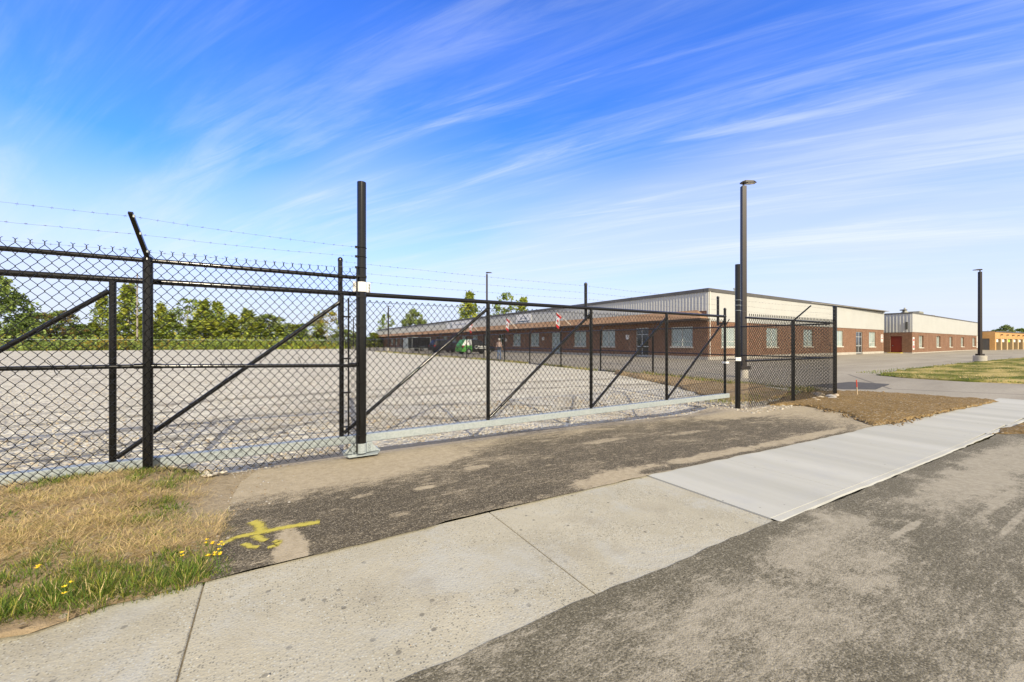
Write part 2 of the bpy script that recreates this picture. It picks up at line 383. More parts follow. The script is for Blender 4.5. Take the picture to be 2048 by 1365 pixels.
def mat_old_concrete():
    m, t, b = new_mat('worn_concrete'); p = t.pos()
    base = t.ramp(t.noise(p, 1.6, 8, 0.65), [(0.3, (0.383, 0.356, 0.277)), (0.7, (0.489, 0.457, 0.361))])
    v = t.n('ShaderNodeTexVoronoi', ins={'Scale': 75.0}); t.links.new(p, v.inputs['Vector']); fc = t.sep(v.outputs['Color'])
    rim = t.maprange(v.outputs['Distance'], 0.22, 0.5, 1.0, 0.0)
    wear = t.maprange(t.noise(p, 2.3, 5, 0.6), 0.35, 0.6, 0.25, 1.0)
    c = t.mix(t.math('MULTIPLY', t.math('MULTIPLY', rim, wear), t.maprange(fc[0], 0.62, 0.72)), base, (0.179, 0.172, 0.146))
    c = t.mix(t.math('MULTIPLY', t.math('MULTIPLY', rim, wear), t.maprange(fc[0], 0.28, 0.18)), c, (0.537, 0.544, 0.496))
    v2 = t.n('ShaderNodeTexVoronoi', ins={'Scale': 11.0}); t.links.new(p, v2.inputs['Vector']); f2 = t.sep(v2.outputs['Color'])
    spot = t.math('MULTIPLY', t.maprange(v2.outputs['Distance'], 0.12, 0.2, 1.0, 0.0), t.maprange(f2[0], 0.72, 0.76))
    c = t.mix(t.math('MULTIPLY', spot, 0.7), c, (0.130, 0.123, 0.108))
    st = t.noise(p, 1.3, 8, 0.75, 0.8)
    c = t.mix(t.maprange(st, 0.46, 0.66, 0.0, 0.7), c, (0.456, 0.457, 0.421))
    c = t.mix(t.maprange(t.noise(t.mapping(p, loc=(4, 9, 0)), 1.1, 6, 0.7), 0.53, 0.75, 0.0, 0.55), c, (0.293, 0.264, 0.206))
    t.set(b.inputs['Base Color'], c); b.inputs['Roughness'].default_value = 0.9; b.inputs['Specular IOR Level'].default_value = 0.25
    t.set(b.inputs['Normal'], t.bump(t.math('ADD', t.math('MULTIPLY', v.outputs['Distance'], -0.7), t.noise(p, 45, 4, 0.6)), 0.4, 0.006))
    return m
def mat_new_concrete():
    m, t, b = new_mat('fresh_concrete'); p = t.pos(); x, y, z = t.sep(p)
    bands = t.noise(t.mapping(p, scale=(1.0, 0.05, 1), rot=(0, 0, math.radians(2))), 1.4, 3, 0.5)
    c = t.ramp(bands, [(0.36, (0.425, 0.425, 0.385)), (0.64, (0.515, 0.515, 0.475))])
    c = t.mix(t.maprange(t.noise(p, 3.0, 7, 0.65), 0.45, 0.75, 0, 0.35), c, (0.407, 0.421, 0.439))
    broom = t.noise(t.mapping(p, scale=(60, 1.2, 1)), 3.0, 3, 0.6)
    c = t.mix(t.maprange(broom, 0.45, 0.7, 0, 0.14), c, (0.326, 0.339, 0.361))
    sp = t.n('ShaderNodeTexVoronoi', ins={'Scale': 7.0}); t.links.new(p, sp.inputs['Vector'])
    spot = t.math('MULTIPLY', t.maprange(sp.outputs['Distance'], 0.05, 0.09, 1, 0), t.maprange(t.sep(sp.outputs['Color'])[0], 0.85, 0.88))
    c = t.mix(t.math('MULTIPLY', spot, 0.7), c, (0.133, 0.125, 0.112))
    t.set(b.inputs['Base Color'], c); b.inputs['Roughness'].default_value = 0.85; b.inputs['Specular IOR Level'].default_value = 0.25
    t.set(b.inputs['Normal'], t.bump(t.math('ADD', broom, t.noise(p, 30, 4, 0.6)), 0.12, 0.006))
    return m
def mat_lot():
    m, t, b = new_mat('old_lot_asphalt'); p = t.pos(); x, y, z = t.sep(p)
    st = t.mapping(p, scale=(0.10, 0.5, 1))
    c = t.ramp(t.noise(st, 1.0, 8, 0.65, 0.3), [(0.3, (0.302, 0.271, 0.220)), (0.7, (0.454, 0.413, 0.339))])
    c = t.mix(t.maprange(t.noise(p, 12, 5, 0.7), 0.35, 0.75, 0, 0.4), c, (0.202, 0.194, 0.176))
    fc = t.sep(t.voro(p, 60.0, 'Color'))
    c = t.mix(t.math('MULTIPLY', fc[0], 0.25), c, (0.118, 0.112, 0.101))
    # crack lines
    cr = t.n('ShaderNodeTexVoronoi', feature='DISTANCE_TO_EDGE', ins={'Scale': 0.09}); t.links.new(p, cr.inputs['Vector'])
    c = t.mix(t.maprange(cr.outputs['Distance'], 0.002, 0.006, 0.6, 0.0), c, (0.101, 0.095, 0.088))
    t.set(b.inputs['Base Color'], c); b.inputs['Roughness'].default_value = 0.92; b.inputs['Specular IOR Level'].default_value = 0.2
    t.set(b.inputs['Normal'], t.bump(t.noise(p, 40, 4, 0.6), 0.25, 0.006))
    return m
def mat_soil(name, lo, hi, sc=9.0):
    m, t, b = new_mat(name); p = t.pos()
    n1 = t.noise(p, sc, 8, 0.72)
    c = t.ramp(n1, [(0.28, lo), (0.72, hi)])
    c = t.mix(t.maprange(t.noise(p, 1.2, 5, 0.6), 0.4, 0.7, 0, 0.5), c, tuple(0.5 * (a + bb) * 0.75 for a, bb in zip(lo, hi)))
    fc = t.sep(t.voro(p, 40.0, 'Color'))
    c = t.mix(t.maprange(fc[0], 0.86, 0.95, 0, 0.7), c, (0.46, 0.41, 0.33))
    c = t.mix(t.maprange(fc[1], 0.9, 0.97, 0, 0.8), c, (0.07, 0.055, 0.035))
    t.set(b.inputs['Base Color'], c); b.inputs['Roughness'].default_value = 1.0; b.inputs['Specular IOR Level'].default_value = 0.1
    t.set(b.inputs['Normal'], t.bump(t.math('ADD', n1, t.noise(p, 35, 5, 0.7)), 0.8, 0.03))
    return m
def mat_lawn():
    m, t, b = new_mat('patchy_lawn'); p = t.pos()
    st = t.mapping(p, scale=(0.3, 0.8, 1))
    f = t.noise(st, 0.9, 7, 0.65, 0.4)
    c = t.ramp(f, [(0.34, (0.075, 0.105, 0.018)), (0.46, (0.170, 0.175, 0.040)), (0.58, (0.500, 0.400, 0.160)), (0.75, (0.640, 0.500, 0.230))])
    c = t.mix(t.maprange(t.noise(p, 9, 6, 0.75), 0.35, 0.7, 0, 0.45), c, (0.090, 0.100, 0.025))
    t.set(b.inputs['Base Color'], c); b.inputs['Roughness'].default_value = 1.0; b.inputs['Specular IOR Level'].default_value = 0.1
    t.set(b.inputs['Normal'], t.bump(t.noise(p, 18, 6, 0.75), 0.7, 0.06))
    return m

M_gravel = mat_gravel(); M_apron = mat_apron(); M_road = mat_road(); M_old = mat_old_concrete(); M_new = mat_new_concrete()
M_lot = mat_lot(); M_lawn = mat_lawn()
M_soil = mat_soil('brown_topsoil', (0.155, 0.103, 0.043), (0.365, 0.252, 0.118), 11.0)
M_dirt = mat_soil('dry_dirt', (0.25, 0.18, 0.10), (0.47, 0.365, 0.24), 7.0)
_t = NT(M_dirt.node_tree); _b = M_dirt.node_tree.nodes['Principled BSDF']; _c = _b.inputs['Base Color'].links[0].from_socket; _x = _t.sep(_t.pos())
_w = _t.math('MULTIPLY', _t.math('SUBTRACT', _t.noise(_t.pos(), 5.0, 7, 0.7), 0.5), 0.7)
_sandy = _t.math('MULTIPLY', _t.maprange(_t.math('ADD', _x[0], _w), -0.85, -0.45), _t.maprange(_t.math('ADD', _x[1], _w), 3.7, 4.4))
_t.set(_b.inputs['Base Color'], _t.mix(_sandy, _c, _t.ramp(_t.noise(_t.pos(), 18, 7, 0.75), [(0.3, (0.31, 0.25, 0.165)), (0.7, (0.49, 0.41, 0.295))])))
M_sand = mat_soil('pale_sand', (0.360, 0.290, 0.200), (0.560, 0.470, 0.350), 8.0)
M_field = mat_soil('far_field', (0.120, 0.110, 0.050), (0.250, 0.220, 0.100), 0.3)
M_patch = plain('asphalt_patch', (0.075, 0.070, 0.065), 0.9, var=0.3, vscale=6)
M_joint = plain('joint_dirt', (0.170, 0.140, 0.090), 1.0, var=0.4, vscale=20)

sheet('ground', [(-1500, -400), (1500, -400), (1500, 1600), (-1500, 1600)], -0.06, M_field, cell=2.0)
sheet('gravel_lot', [(-95, 5.35), (14.9, 5.35), (14.9, 108), (-95, 122)], 0.0, M_gravel, cell=0.25,
      bump=lambda x, y, b: (mnoise.noise((x * 0.9, y * 0.9, 1.0)) * 0.02 + mnoise.noise((x * 3.1, y * 3.1, 2.0)) * 0.008) if y > 6.2 and y < 25 else 0)
sheet('parking_lot', [(15.1, 6.2), (17.3, 5.6), (18.6, -12), (150, -12), (150, 60), (90, 150), (14.9, 150)], 0.002, M_lot, cell=1.0)
sheet('asphalt_patch', [(17.7, 6.15), (18.6, 5.55), (21.6, 6.0), (21.4, 7.2), (17.9, 7.5)], 0.007, M_patch, cell=0.5, jag=0.05)
sheet('road', [(-14, -14), (18.9, -14), (17.9, 1.2), (14, 1.60), (9, 1.70), (3.72, 1.715), (3.66, 1.765), (-14, 1.72)], 0.020, M_road, cell=0.5, jag=0.035, jstep=0.07)
sheet('asphalt_apron', [(-0.32, 3.10), (3.66, 3.10), (3.7, 3.10), (11.0, 3.06), (11.4, 3.7), (11.9, 5.0), (11.3, 5.75), (9.6, 6.15), (0.1, 6.35), (-0.28, 5.0), (-0.34, 4.3)], 0.028, M_apron, cell=0.25, jag=0.04, jstep=0.06)
sheet('soil_patch', [(10.1, 3.05), (17.5, 2.55), (17.4, 4.2), (16.7, 5.7), (15.5, 6.4), (13.4, 6.1), (11.2, 5.6), (11.9, 5.0), (11.45, 4.0)], 0.034, M_soil, cell=0.16, jag=0.12, jstep=0.12,
      bump=lambda x, y, b: 0.0 if b else 0.03 + 0.05 * abs(mnoise.noise((x * 1.5, y * 1.5, 3.0))) + 0.03 * abs(mnoise.noise((x * 5, y * 5, 8.0))))
sheet('soil_verge', [(11.0, 1.75), (12.4, 1.65), (16.9, 1.2), (17.0, -0.6), (14.2, 0.6), (12.2, 1.2)], 0.026, M_soil, cell=0.2, jag=0.12, jstep=0.12,
      bump=lambda x, y, b: 0.0 if b else 0.02 + 0.04 * abs(mnoise.noise((x * 2.1, y * 2.1, 3.0))))
def verge_h(x, y):
    return 0.16 * sm(3.1, 5.2, y) * (1 - sm(-1.1, -0.35, x)) + (0.02 + 0.025 * mnoise.noise((x * 2.0, y * 2.0, 5.0))) * (1 - sm(-0.6, -0.28, x))
sheet('dirt_verge', [(-9, 3.10), (-1.3, 3.10), (-1.05, 3.0), (-0.8, 3.105), (-0.30, 3.105), (-0.26, 3.6), (-0.12, 4.3), (0.0, 5.0), (0.05, 5.5), (-0.5, 5.72), (-9, 5.6)], 0.022, M_dirt, cell=0.14, jag=0.05, jstep=0.12,
      bump=lambda x, y, b: max(0.0, verge_h(x, y)) if not b else max(0.0, verge_h(x, y)) * (0.3 if y < 3.2 else 1.0))
sheet('lawn', [(26.9, 8.0), (25.9, 6.4), (25.7, 4.6), (26.5, 3.0), (29, -3), (45, -8), (120, -8), (120, 8.4), (60, 8.9), (36, 8.7)], 0.05, M_lawn, cell=0.5, jag=0.25, jstep=0.3, skirt=0.1,
      bump=lambda x, y, b: 0.0 if b else 0.05 + 0.05 * mnoise.noise((x * 0.7, y * 0.7, 3.0)))
sheet('soil_berm', [(10.9, 6.3), (12.2, 6.0), (14.4, 6.3), (14.85, 7.5), (14.85, 13.5), (14.2, 14), (13.3, 10.5), (12.4, 8.6), (11.5, 7.4)], 0.010, mat_soil('berm_soil', (0.21, 0.145, 0.075), (0.45, 0.335, 0.20), 6.0), cell=0.2, jag=0.2, jstep=0.15,
      bump=lambda x, y, b: 0.0 if b else 0.05 + 0.14 * sm(12.2, 14.6, x) * (0.6 + mnoise.noise((x * 1.1, y * 1.1, 4.0))) + 0.05 * abs(mnoise.noise((x * 4, y * 4, 8.0))))

# sidewalk slabs ----------------------------------------------------
def slab(mb, x0, x1, y0, y1, top, depth=0.12, ch=0.012, n=6):
    xs = [x0 + (x1 - x0) * i / n for i in range(n + 1)]
    def z(x, y): return terr(x, y) + top
    def P(x, y, dz): return (x, y, z(x, y) + dz)
    for i in range(n):
        a, b = xs[i], xs[i + 1]
        ai = a + (ch if i == 0 else 0); bi = b - (ch if i == n - 1 else 0)
        mb.face([P(ai, y0 + ch, 0), P(bi, y0 + ch, 0), P(bi, y1 - ch, 0), P(ai, y1 - ch, 0)])
        mb.face([P(a, y0, -ch), P(b, y0, -ch), P(bi, y0 + ch, 0), P(ai, y0 + ch, 0)])
        mb.face([P(bi, y1 - ch, 0), P(b, y1, -ch), P(a, y1, -ch), P(ai, y1 - ch, 0)][::-1])
        mb.face([P(a, y0, -depth), P(b, y0, -depth), P(b, y0, -ch), P(a, y0, -ch)])
        mb.face([P(b, y1, -depth), P(a, y1, -depth), P(a, y1, -ch), P(b, y1, -ch)])
    for x, xi, s in ((x0, x0 + ch, 1), (x1, x1 - ch, -1)):
        q = [P(x, y0, -ch), P(xi, y0 + ch, 0), P(xi, y1 - ch, 0), P(x, y1, -ch)]
        mb.face(q if s == 1 else q[::-1])
        q = [P(x, y0, -depth), P(x, y0, -ch), P(x, y1, -ch), P(x, y1, -depth)]
        mb.face(q if s == 1 else q[::-1])
mb = MB()
for x0, x1 in ((-7.6, -4.4), (-4.392, -2.382), (-2.374, -0.358), (-0.350, 1.648), (1.656, 3.677)):
    slab(mb, x0, x1, 1.70, 3.125, 0.014, ch=0.005)
o = mb.build('sidewalk', M_old); o['kind'] = 'structure'
mb = MB()
xx = 3.69
while xx < 17.2:
    slab(mb, xx, xx + 1.494, 1.80 - (0.12 * sm(9, 16, xx)), 3.12 - 0.40 * sm(9.5, 17.5, xx + 0.75), 0.024, ch=0.0015, n=4); xx += 1.5
o = mb.build('new_sidewalk', M_new); o['kind'] = 'structure'
mb = MB()   # sloping cast haunch on the road side of the fresh walk, ragged at its foot
pth = []
for k in range(150):
    x = 3.69 + k * 0.09; yb = 1.80 - 0.12 * sm(9, 16, x)
    w = 0.075 + 0.022 * mnoise.noise((x * 0.9, 0, 0)) + 0.016 * mnoise.noise((x * 4.0, 3, 0))
    pth.append([(x, yb - 0.001, terr(x, 1.75) + 0.0215), (x, yb - w * 0.75, terr(x, 1.75) + 0.0205), (x, yb - w, terr(x, 1.75) + 0.012)])
for A_, B_ in zip(pth[:-1], pth[1:]):
    for j in range(2): mb.face([A_[j + 1], B_[j + 1], B_[j], A_[j]])
o = mb.build('sidewalk_edge', M_new, smooth=True); o['kind'] = 'structure'
sheet('sidewalk_joint', [(-7.6, 1.78), (3.7, 1.78), (3.7, 3.09), (-7.6, 3.09)], 0.007, M_joint, cell=0.6)

# yellow spray mark
mY, tY, bY = new_mat('yellow_spray_paint')
pY = tY.pos(); fY = tY.noise(pY, 28, 7, 0.75)
bY.inputs['Base Color'].default_value = (0.60, 0.52, 0.09, 1); bY.inputs['Roughness'].default_value = 0.8
uvY = tY.sep(tY.uv()); edge = tY.math('ABSOLUTE', tY.math('SUBTRACT', uvY[1], 0.5))
al = tY.maprange(tY.math('ADD', tY.math('MULTIPLY', edge, -1.9), tY.math('MULTIPLY', fY, 1.5)), 0.0, 0.62)
tY.set(bY.inputs['Alpha'], tY.math('MULTIPLY', al, 0.82))
def paint(mb, pts, w):
    fine = []
    for i in range(len(pts) - 1):
        for k in range(6):
            f = k / 6; fine.append(tuple(pts[i][j] + (pts[i + 1][j] - pts[i][j]) * f for j in range(3)))
    fine.append(tuple(pts[-1]))
    for i in range(len(fine) - 1):
        a, b = Vector(fine[i][:2]), Vector(fine[i + 1][:2])
        def nrm(j):
            p, q = Vector(fine[max(j - 1, 0)][:2]), Vector(fine[min(j + 1, len(fine) - 1)][:2]); v = (q - p).normalized(); return Vector((-v.y, v.x))
        na, nb = nrm(i), nrm(i + 1); wa, wb = fine[i][2], fine[i + 1][2]
        q = [a - na * wa, b - nb * wb, b + nb * wb, a + na * wa]
        mb.face([(v.x, v.y, terr(v.x, v.y) + w) for v in q], 0, [(i / 10, 0), ((i + 1) / 10, 0), ((i + 1) / 10, 1), (i / 10, 1)])
mb = MB()
paint(mb, [(-0.30, 3.60, 0.043), (-0.23, 3.67, 0.051), (-0.07, 3.67, 0.072), (0.10, 3.665, 0.065), (0.22, 3.65, 0.072), (0.345, 3.63, 0.072)], 0.0325)
paint(mb, [(-0.13, 3.93, 0.087), (-0.085, 3.84, 0.072), (-0.075, 3.76, 0.072), (-0.06, 3.68, 0.072)], 0.0335)
paint(mb, [(-0.10, 3.63, 0.058), (-0.07, 3.55, 0.058), (-0.03, 3.49, 0.051)], 0.0335)
paint(mb, [(-0.17, 3.53, 0.043), (-0.13, 3.45, 0.043), (-0.075, 3.41, 0.043)], 0.0325)
paint(mb, [(-0.02, 3.37, 0.041), (0.03, 3.37, 0.043), (0.055, 3.42, 0.043), (0.02, 3.46, 0.043)], 0.0325)
o = mb.build('paint_marking', mY); o['kind'] = 'structure'

# ------------------------------------------------------------------ common materials
M_black = plain('black_powder_coat', (0.007, 0.007, 0.0075), 0.17, var=0.4, vscale=30, spec=0.45)
def mat_wire():
    m, t, b = new_mat('black_vinyl_wire'); b.inputs['Base Color'].default_value = (0.006, 0.006, 0.0065, 1); b.inputs['Roughness'].default_value = 0.35; b.inputs['Specular IOR Level'].default_value = 0.3
    return m
M_wire = mat_wire()
def mat_galv():
    m, t, b = new_mat('galvanised_steel'); p = t.pos()
    c = t.ramp(t.sep(t.voro(p, 60, 'Color'))[0], [(0, (0.27, 0.31, 0.325)), (1, (0.37, 0.415, 0.43))])
    c = t.mix(t.maprange(t.noise(p, 3, 6, 0.7), 0.45, 0.7, 0, 0.4), c, (0.40, 0.42, 0.42))
    t.set(b.inputs['Base Color'], c); b.inputs['Metallic'].default_value = 0.08; b.inputs['Roughness'].default_value = 0.5
    return m
M_galv = mat_galv()
M_barb = plain('barbed_wire_zinc', (0.24, 0.24, 0.25), 0.45, 0.5)
M_bronze = plain('dark_bronze_paint', (0.020, 0.014, 0.013), 0.45, var=0.2, vscale=10)
M_white = plain('white_paint', (0.80, 0.80, 0.78), 0.5, var=0.05, vscale=5)

# ------------------------------------------------------------------ chain link
def chain_link(name, origin, U, length, z0, z1, parent, p=0.0457, h=0.107, r=0.0034, top='twist', N=None, joint=True):
    U = np.array(U, float); U /= np.linalg.norm(U); Nn = np.array([-U[1], U[0], 0.0]) if N is None else np.array(N, float)
    nw = int(length / p); K = int((z1 - z0) / (h / 2)); hh = (z1 - z0) / K
    VV = []; FF = []; base = 0
    for i in range(nw + 1):
        pu, pw, pn = [], [], []
        for k in range(K + 1):
            s = 1 if (k + i) % 2 == 0 else -1
            u = i * p + p / 2 * s - s * r * 0.3; w = z0 + k * hh
            if joint and 0 < k < K:
                pu += [u, u]; pw += [w - 0.005, w + 0.005]; pn += [s * r * 0.9] * 2
            else:
                pu.append(u); pw.append(w); pn.append(s * r * 0.9)
        s = 1 if (K + i) % 2 == 0 else -1
        if top == 'twist':
            pu += [pu[-1], pu[-1] + s * 0.014 * (1 if i % 2 else 1)]; pw += [pw[-1] + 0.030, pw[-1] + 0.043]; pn += [pn[-1], pn[-1] * 2]
        elif top == 'knuckle':
            pu += [pu[-1] + s * 0.008, pu[-1] + s * 0.016]; pw += [pw[-1] + 0.008, pw[-1] - 0.012]; pn += [pn[-1], pn[-1] * 1.6]
        # bottom ends splay
        L = len(pu)
        pu = np.array(pu); pw = np.array(pw); pn = np.array(pn)
        rr = 1.25 * r
        v = np.zeros((L, 4, 3))
        for q, (du, dn) in enumerate(((rr, 0), (0, r), (-rr, 0), (0, -r))):
            v[:, q, :] = np.outer(pu + du, U) + np.outer(pn + dn, Nn)
            v[:, q, 2] = pw
        VV.append(v.reshape(-1, 3))
        idx = base + np.arange(L * 4).reshape(L, 4)
        a = idx[:-1]; b = idx[1:]
        FF.append(np.stack([a, np.roll(a, -1, 1), np.roll(b, -1, 1), b], axis=2).reshape(-1, 4))
        base += L * 4
    V = np.concatenate(VV) + np.array([origin[0], origin[1], 0.0]); F = np.concatenate(FF)
    return np_mesh(name, V, F, M_wire, parent=parent)

def barbed_wire(name, pts, parent, sag=0.015, r=0.0010, step=0.115, seed=1, mat=None):
    rnd = random.Random(seed); mb = MB()
    for a, b in zip(pts[:-1], pts[1:]):
        a, b = Vector(a), Vector(b); L = (b - a).length; n = max(4, int(L / 0.25))
        path = []
        for k in range(n + 1):
            f = k / n; q = a.lerp(b, f); q.z -= sag * 4 * f * (1 - f) + rnd.uniform(-.004, .004); path.append(q)
        mb.tube(path, r, 4)
        d = (b - a).normalized(); nb = int(L / step)
        for k in range(nb):
            f = (k + 0.5 + rnd.uniform(-.15, .15)) / nb; q = a.lerp(b, f); q.z -= sag * 4 * f * (1 - f)
            mb.tube([q - d * 0.011, q + d * 0.011], r * 2.0, 4)
            for _ in range(2):
                v = Vector((rnd.uniform(-.3, .3), rnd.uniform(-1, 1), rnd.uniform(-1, 1))).normalized() * 0.016
                mb.tube([q - v, q + v], r * 0.75, 3)
    return mb.build(name, mat or M_barb, parent)
def post_mesh(x, y, z0, z1, r, n=16, capstyle='dome'):
    mb = MB()
    prof = [(r, 0), (r, z1 - z0 - 0.02)]
    if capstyle == 'dome': prof += [(r * 1.12, z1 - z0 - 0.018), (r * 1.12, z1 - z0 + 0.008), (r * 0.8, z1 - z0 + 0.028), (r * 0.3, z1 - z0 + 0.036)]
    else: prof += [(r, z1 - z0)]
    mb.lathe((x, y, z0), prof, n); return mb
YF, YG = 5.45, 5.68

# ---- left fixed fence
def barb_arm(base, tip, r=0.021):
    mb = MB(); a, b = Vector(base), Vector(tip)
    d = (b - a).normalized(); side = Vector((1, 0, 0)) if abs(d.x) < 0.6 else Vector((0, 1, 0)); up = d.cross(side).normalized()
    e = [a + side * sx * r + up * su * r * 0.8 for sx, su in ((-1, -1), (1, -1), (1, 1), (-1, 1))]
    f = [b + side * sx * r * 0.85 + up * su * r * 0.6 for sx, su in ((-1, -1), (1, -1), (1, 1), (-1, 1))]
    mb.hexa(e + f); return mb
fl = thing('chain_link_fence', (-1.08, YF, 0), 'black chain link fence over dry grass at left with twisted wire ends and barbed strands', 'fence')
for px_, nm in ((-1.08, 0), (-4.40, 1)):
    pz = terr(px_, YF)
    po = post_mesh(px_, YF, pz - 0.3, 2.36, 0.043).build('post', M_black, fl, smooth=True)
    a0 = (px_ + 0.005, YF - 0.015, 2.37); a1 = (px_ - 0.04, YF - 0.42, 2.72)
    ar = barb_arm(a0, a1).build('barb_arm', M_black, po)
    for f in (0.16, 0.56, 0.92):
        q = Vector(a0).lerp(Vector(a1), f)
        mb = MB(); mb.box((q.x + 0.012, q.y - 0.03, q.z - 0.012), (q.x + 0.026, q.y - 0.008, q.z + 0.012)); mb.build('wire_clip', M_galv, po)
mb = MB(); mb.tube([(-6.5, YF + 0.0, 2.366), (0.935, YF, 2.345)], 0.024, 12); mb.build('top_rail', M_black, fl, smooth=True)
mb = MB(); mb.tube([(-6.5, YF, 1.30), (-4.46, YF, 1.29)], 0.021, 12); mb.tube([(-4.34, YF, 1.285), (-1.14, YF, 1.265)], 0.021, 12); mb.tube([(-1.02, YF, 1.262), (0.925, YF, 1.212)], 0.021, 12)
for xx in (-4.46, -4.34, -1.14, -1.02, 0.90): mb.tube([(xx - 0.045, YF, 1.265 - 0.022 * (xx + 1.08)), (xx + 0.045, YF, 1.265 - 0.022 * (xx + 1.08))], 0.027, 12)
mb.build('mid_rail', M_black, fl, smooth=True)
chain_link('chain_link_mesh', (-4.6, YF - 0.05), (1, 0, 0), 5.53, 0.10, 2.41, fl)
mb = MB(); mb.tube([(0.945, YF - 0.045, 0.10), (0.945, YF - 0.045, 2.47)], 0.010, 8)
for zz in (0.32, 1.0, 1.72, 2.1, 2.36): mb.box((0.93, YF - 0.062, zz - 0.012), (1.06, YF - 0.052, zz + 0.012))
mb.build('tension_bar', M_black, fl)
for xx in (-3.6, -2.6, -1.75, -0.45, 0.3):
    mb = MB(); mb.tube([(xx - .02, YF - .06, 1.34), (xx, YF - .028, 1.30), (xx + .02, YF - .03, 1.23), (xx + 0.045, YF - .06, 1.20)], 0.0032, 5); mb.build('tie_wire', M_wire, fl)
for i, (zl, zr) in enumerate(((2.69, 2.735), (2.56, 2.615), (2.425, 2.475))):
    f = (0.92, 0.56, 0.16)[i]
    yl = YF - 0.015 - 0.405 * f
    barbed_wire('barbed_wire', [(-6.5, yl, zl), (-4.44, yl, zl), (-1.10, yl, zl), (0.95, YF - 0.02, zr)], fl, seed=i + 3)

# ---- big gate post with roller brackets
def clamp(mb, x, y, z, r, h, flange=0.06, t=0.007):
    n = 12
    for k in range(n):
        a0 = math.pi + math.pi * k / n; a1 = math.pi + math.pi * (k + 1) / n
        for (ri, ro) in ((r, r + t),):
            p = [(x + ri * math.cos(a0), y + ri * math.sin(a0)), (x + ri * math.cos(a1), y + ri * math.sin(a1)), (x + ro * math.cos(a1), y + ro * math.sin(a1)), (x + ro * math.cos(a0), y + ro * math.sin(a0))]
            mb.hexa([(q[0], q[1], z) for q in p] + [(q[0], q[1], z + h) for q in p])
    for s in (-1, 1):
        x0, x1 = sorted((x + s * r, x + s * (r + flange)))
        mb.box((x0, y - 0.012, z), (x1, y - 0.003, z + h)); mb.box((x0, y + 0.003, z), (x1, y + 0.012, z + h))
gp = thing('gate_post', (1.01, YF, 0), 'tall thick black gate post with white band and galvanized roller bracket at its foot', 'gate post', 'gate posts')
post_mesh(1.01, YF, -0.3, 3.585, 0.056, 24, 'flat').build('post', M_black, gp, smooth=True)
mb = MB(); clamp(mb, 1.01, YF - 0.005, 2.165, 0.0565, 0.125, 0.05)
mb.build('guide_bracket', M_white, gp, smooth=True)
for zz in (2.19, 2.228, 2.266):
    mb = MB(); mb.tube([(1.10, YF - 0.055, zz), (1.10, YF + 0.05, zz)], 0.011, 6); mb.build('bolt', M_galv, gp)
mb = MB(); clamp(mb, 1.01, YF - 0.005, 0.085, 0.057, 0.125, 0.075)
mb.build('roller_clamp', M_galv, gp, smooth=True)
for sx in (-1, 1):
    for zz in (0.11, 0.148, 0.186):
        mb = MB(); mb.lathe((0, 0, 0), [(0.014, 0), (0.014, 0.012), (0.008, 0.02)], 8)
        mb.v = [(1.01 + sx * 0.095 + a, YF - 0.02 - c, zz + b) for a, b, c in mb.v]; mb.build('bolt', M_galv, gp, smooth=True)
mb = MB()
mb.hexa([(0.80, YF + 0.03, 0.06), (0.84, YF - 0.10, 0.06), (1.19, YF - 0.10, 0.06), (1.25, YF + 0.03, 0.06), (0.80, YF + 0.03, 0.07), (0.84, YF - 0.10, 0.07), (1.19, YF - 0.10, 0.07), (1.25, YF + 0.03, 0.07)])
mb.hexa([(0.80, YF + 0.03, 0.07), (1.25, YF + 0.03, 0.07), (1.25, YF + 0.24, 0.07), (0.80, YF + 0.24, 0.07), (0.80, YF + 0.03, 0.085), (1.25, YF + 0.03, 0.085), (1.25, YF + 0.24, 0.085), (0.80, YF + 0.24, 0.085)])
mb.hexa([(0.83, YF - 0.1, 0.07), (0.93, YF - 0.1, 0.07), (0.93, YF - 0.088, 0.07), (0.83, YF - 0.088, 0.07), (0.83, YF - 0.1, 0.095), (0.93, YF - 0.1, 0.095), (0.93, YF - 0.088, 0.095), (0.83, YF - 0.088, 0.095)])
mb.hexa([(1.09, YF + 0.0, 0.085), (1.23, YF + 0.0, 0.085), (1.23, YF + 0.01, 0.085), (1.09, YF + 0.01, 0.085), (1.09, YF + 0.0, 0.19), (1.14, YF + 0.0, 0.19), (1.14, YF + 0.01, 0.19), (1.09, YF + 0.01, 0.19)])
mb.hexa([(0.79, YF + 0.0, 0.085), (0.93, YF + 0.0, 0.085), (0.93, YF + 0.01, 0.085), (0.79, YF + 0.01, 0.085), (0.86, YF + 0.0, 0.17), (0.93, YF + 0.0, 0.17), (0.93, YF + 0.01, 0.17), (0.86, YF + 0.01, 0.17)])
mb.tube([(0.89, YF - 0.06, 0.07), (0.89, YF - 0.06, 0.15)], 0.007, 6)
mb.build('roller_plate', M_galv, gp)
for zz in (2.735, 2.615, 2.475, 2.35):
    mb = MB(); mb.tube([(1.01 + 0.058 * math.cos(a), YF + 0.058 * math.sin(a), zz) for a in [2 * math.pi * k / 20 for k in range(20)]], 0.006, 5, closed=True)
    mb.box((0.925, YF - 0.032, zz - 0.014), (0.958, YF - 0.006, zz + 0.014)); mb.build('strap', M_black, gp)

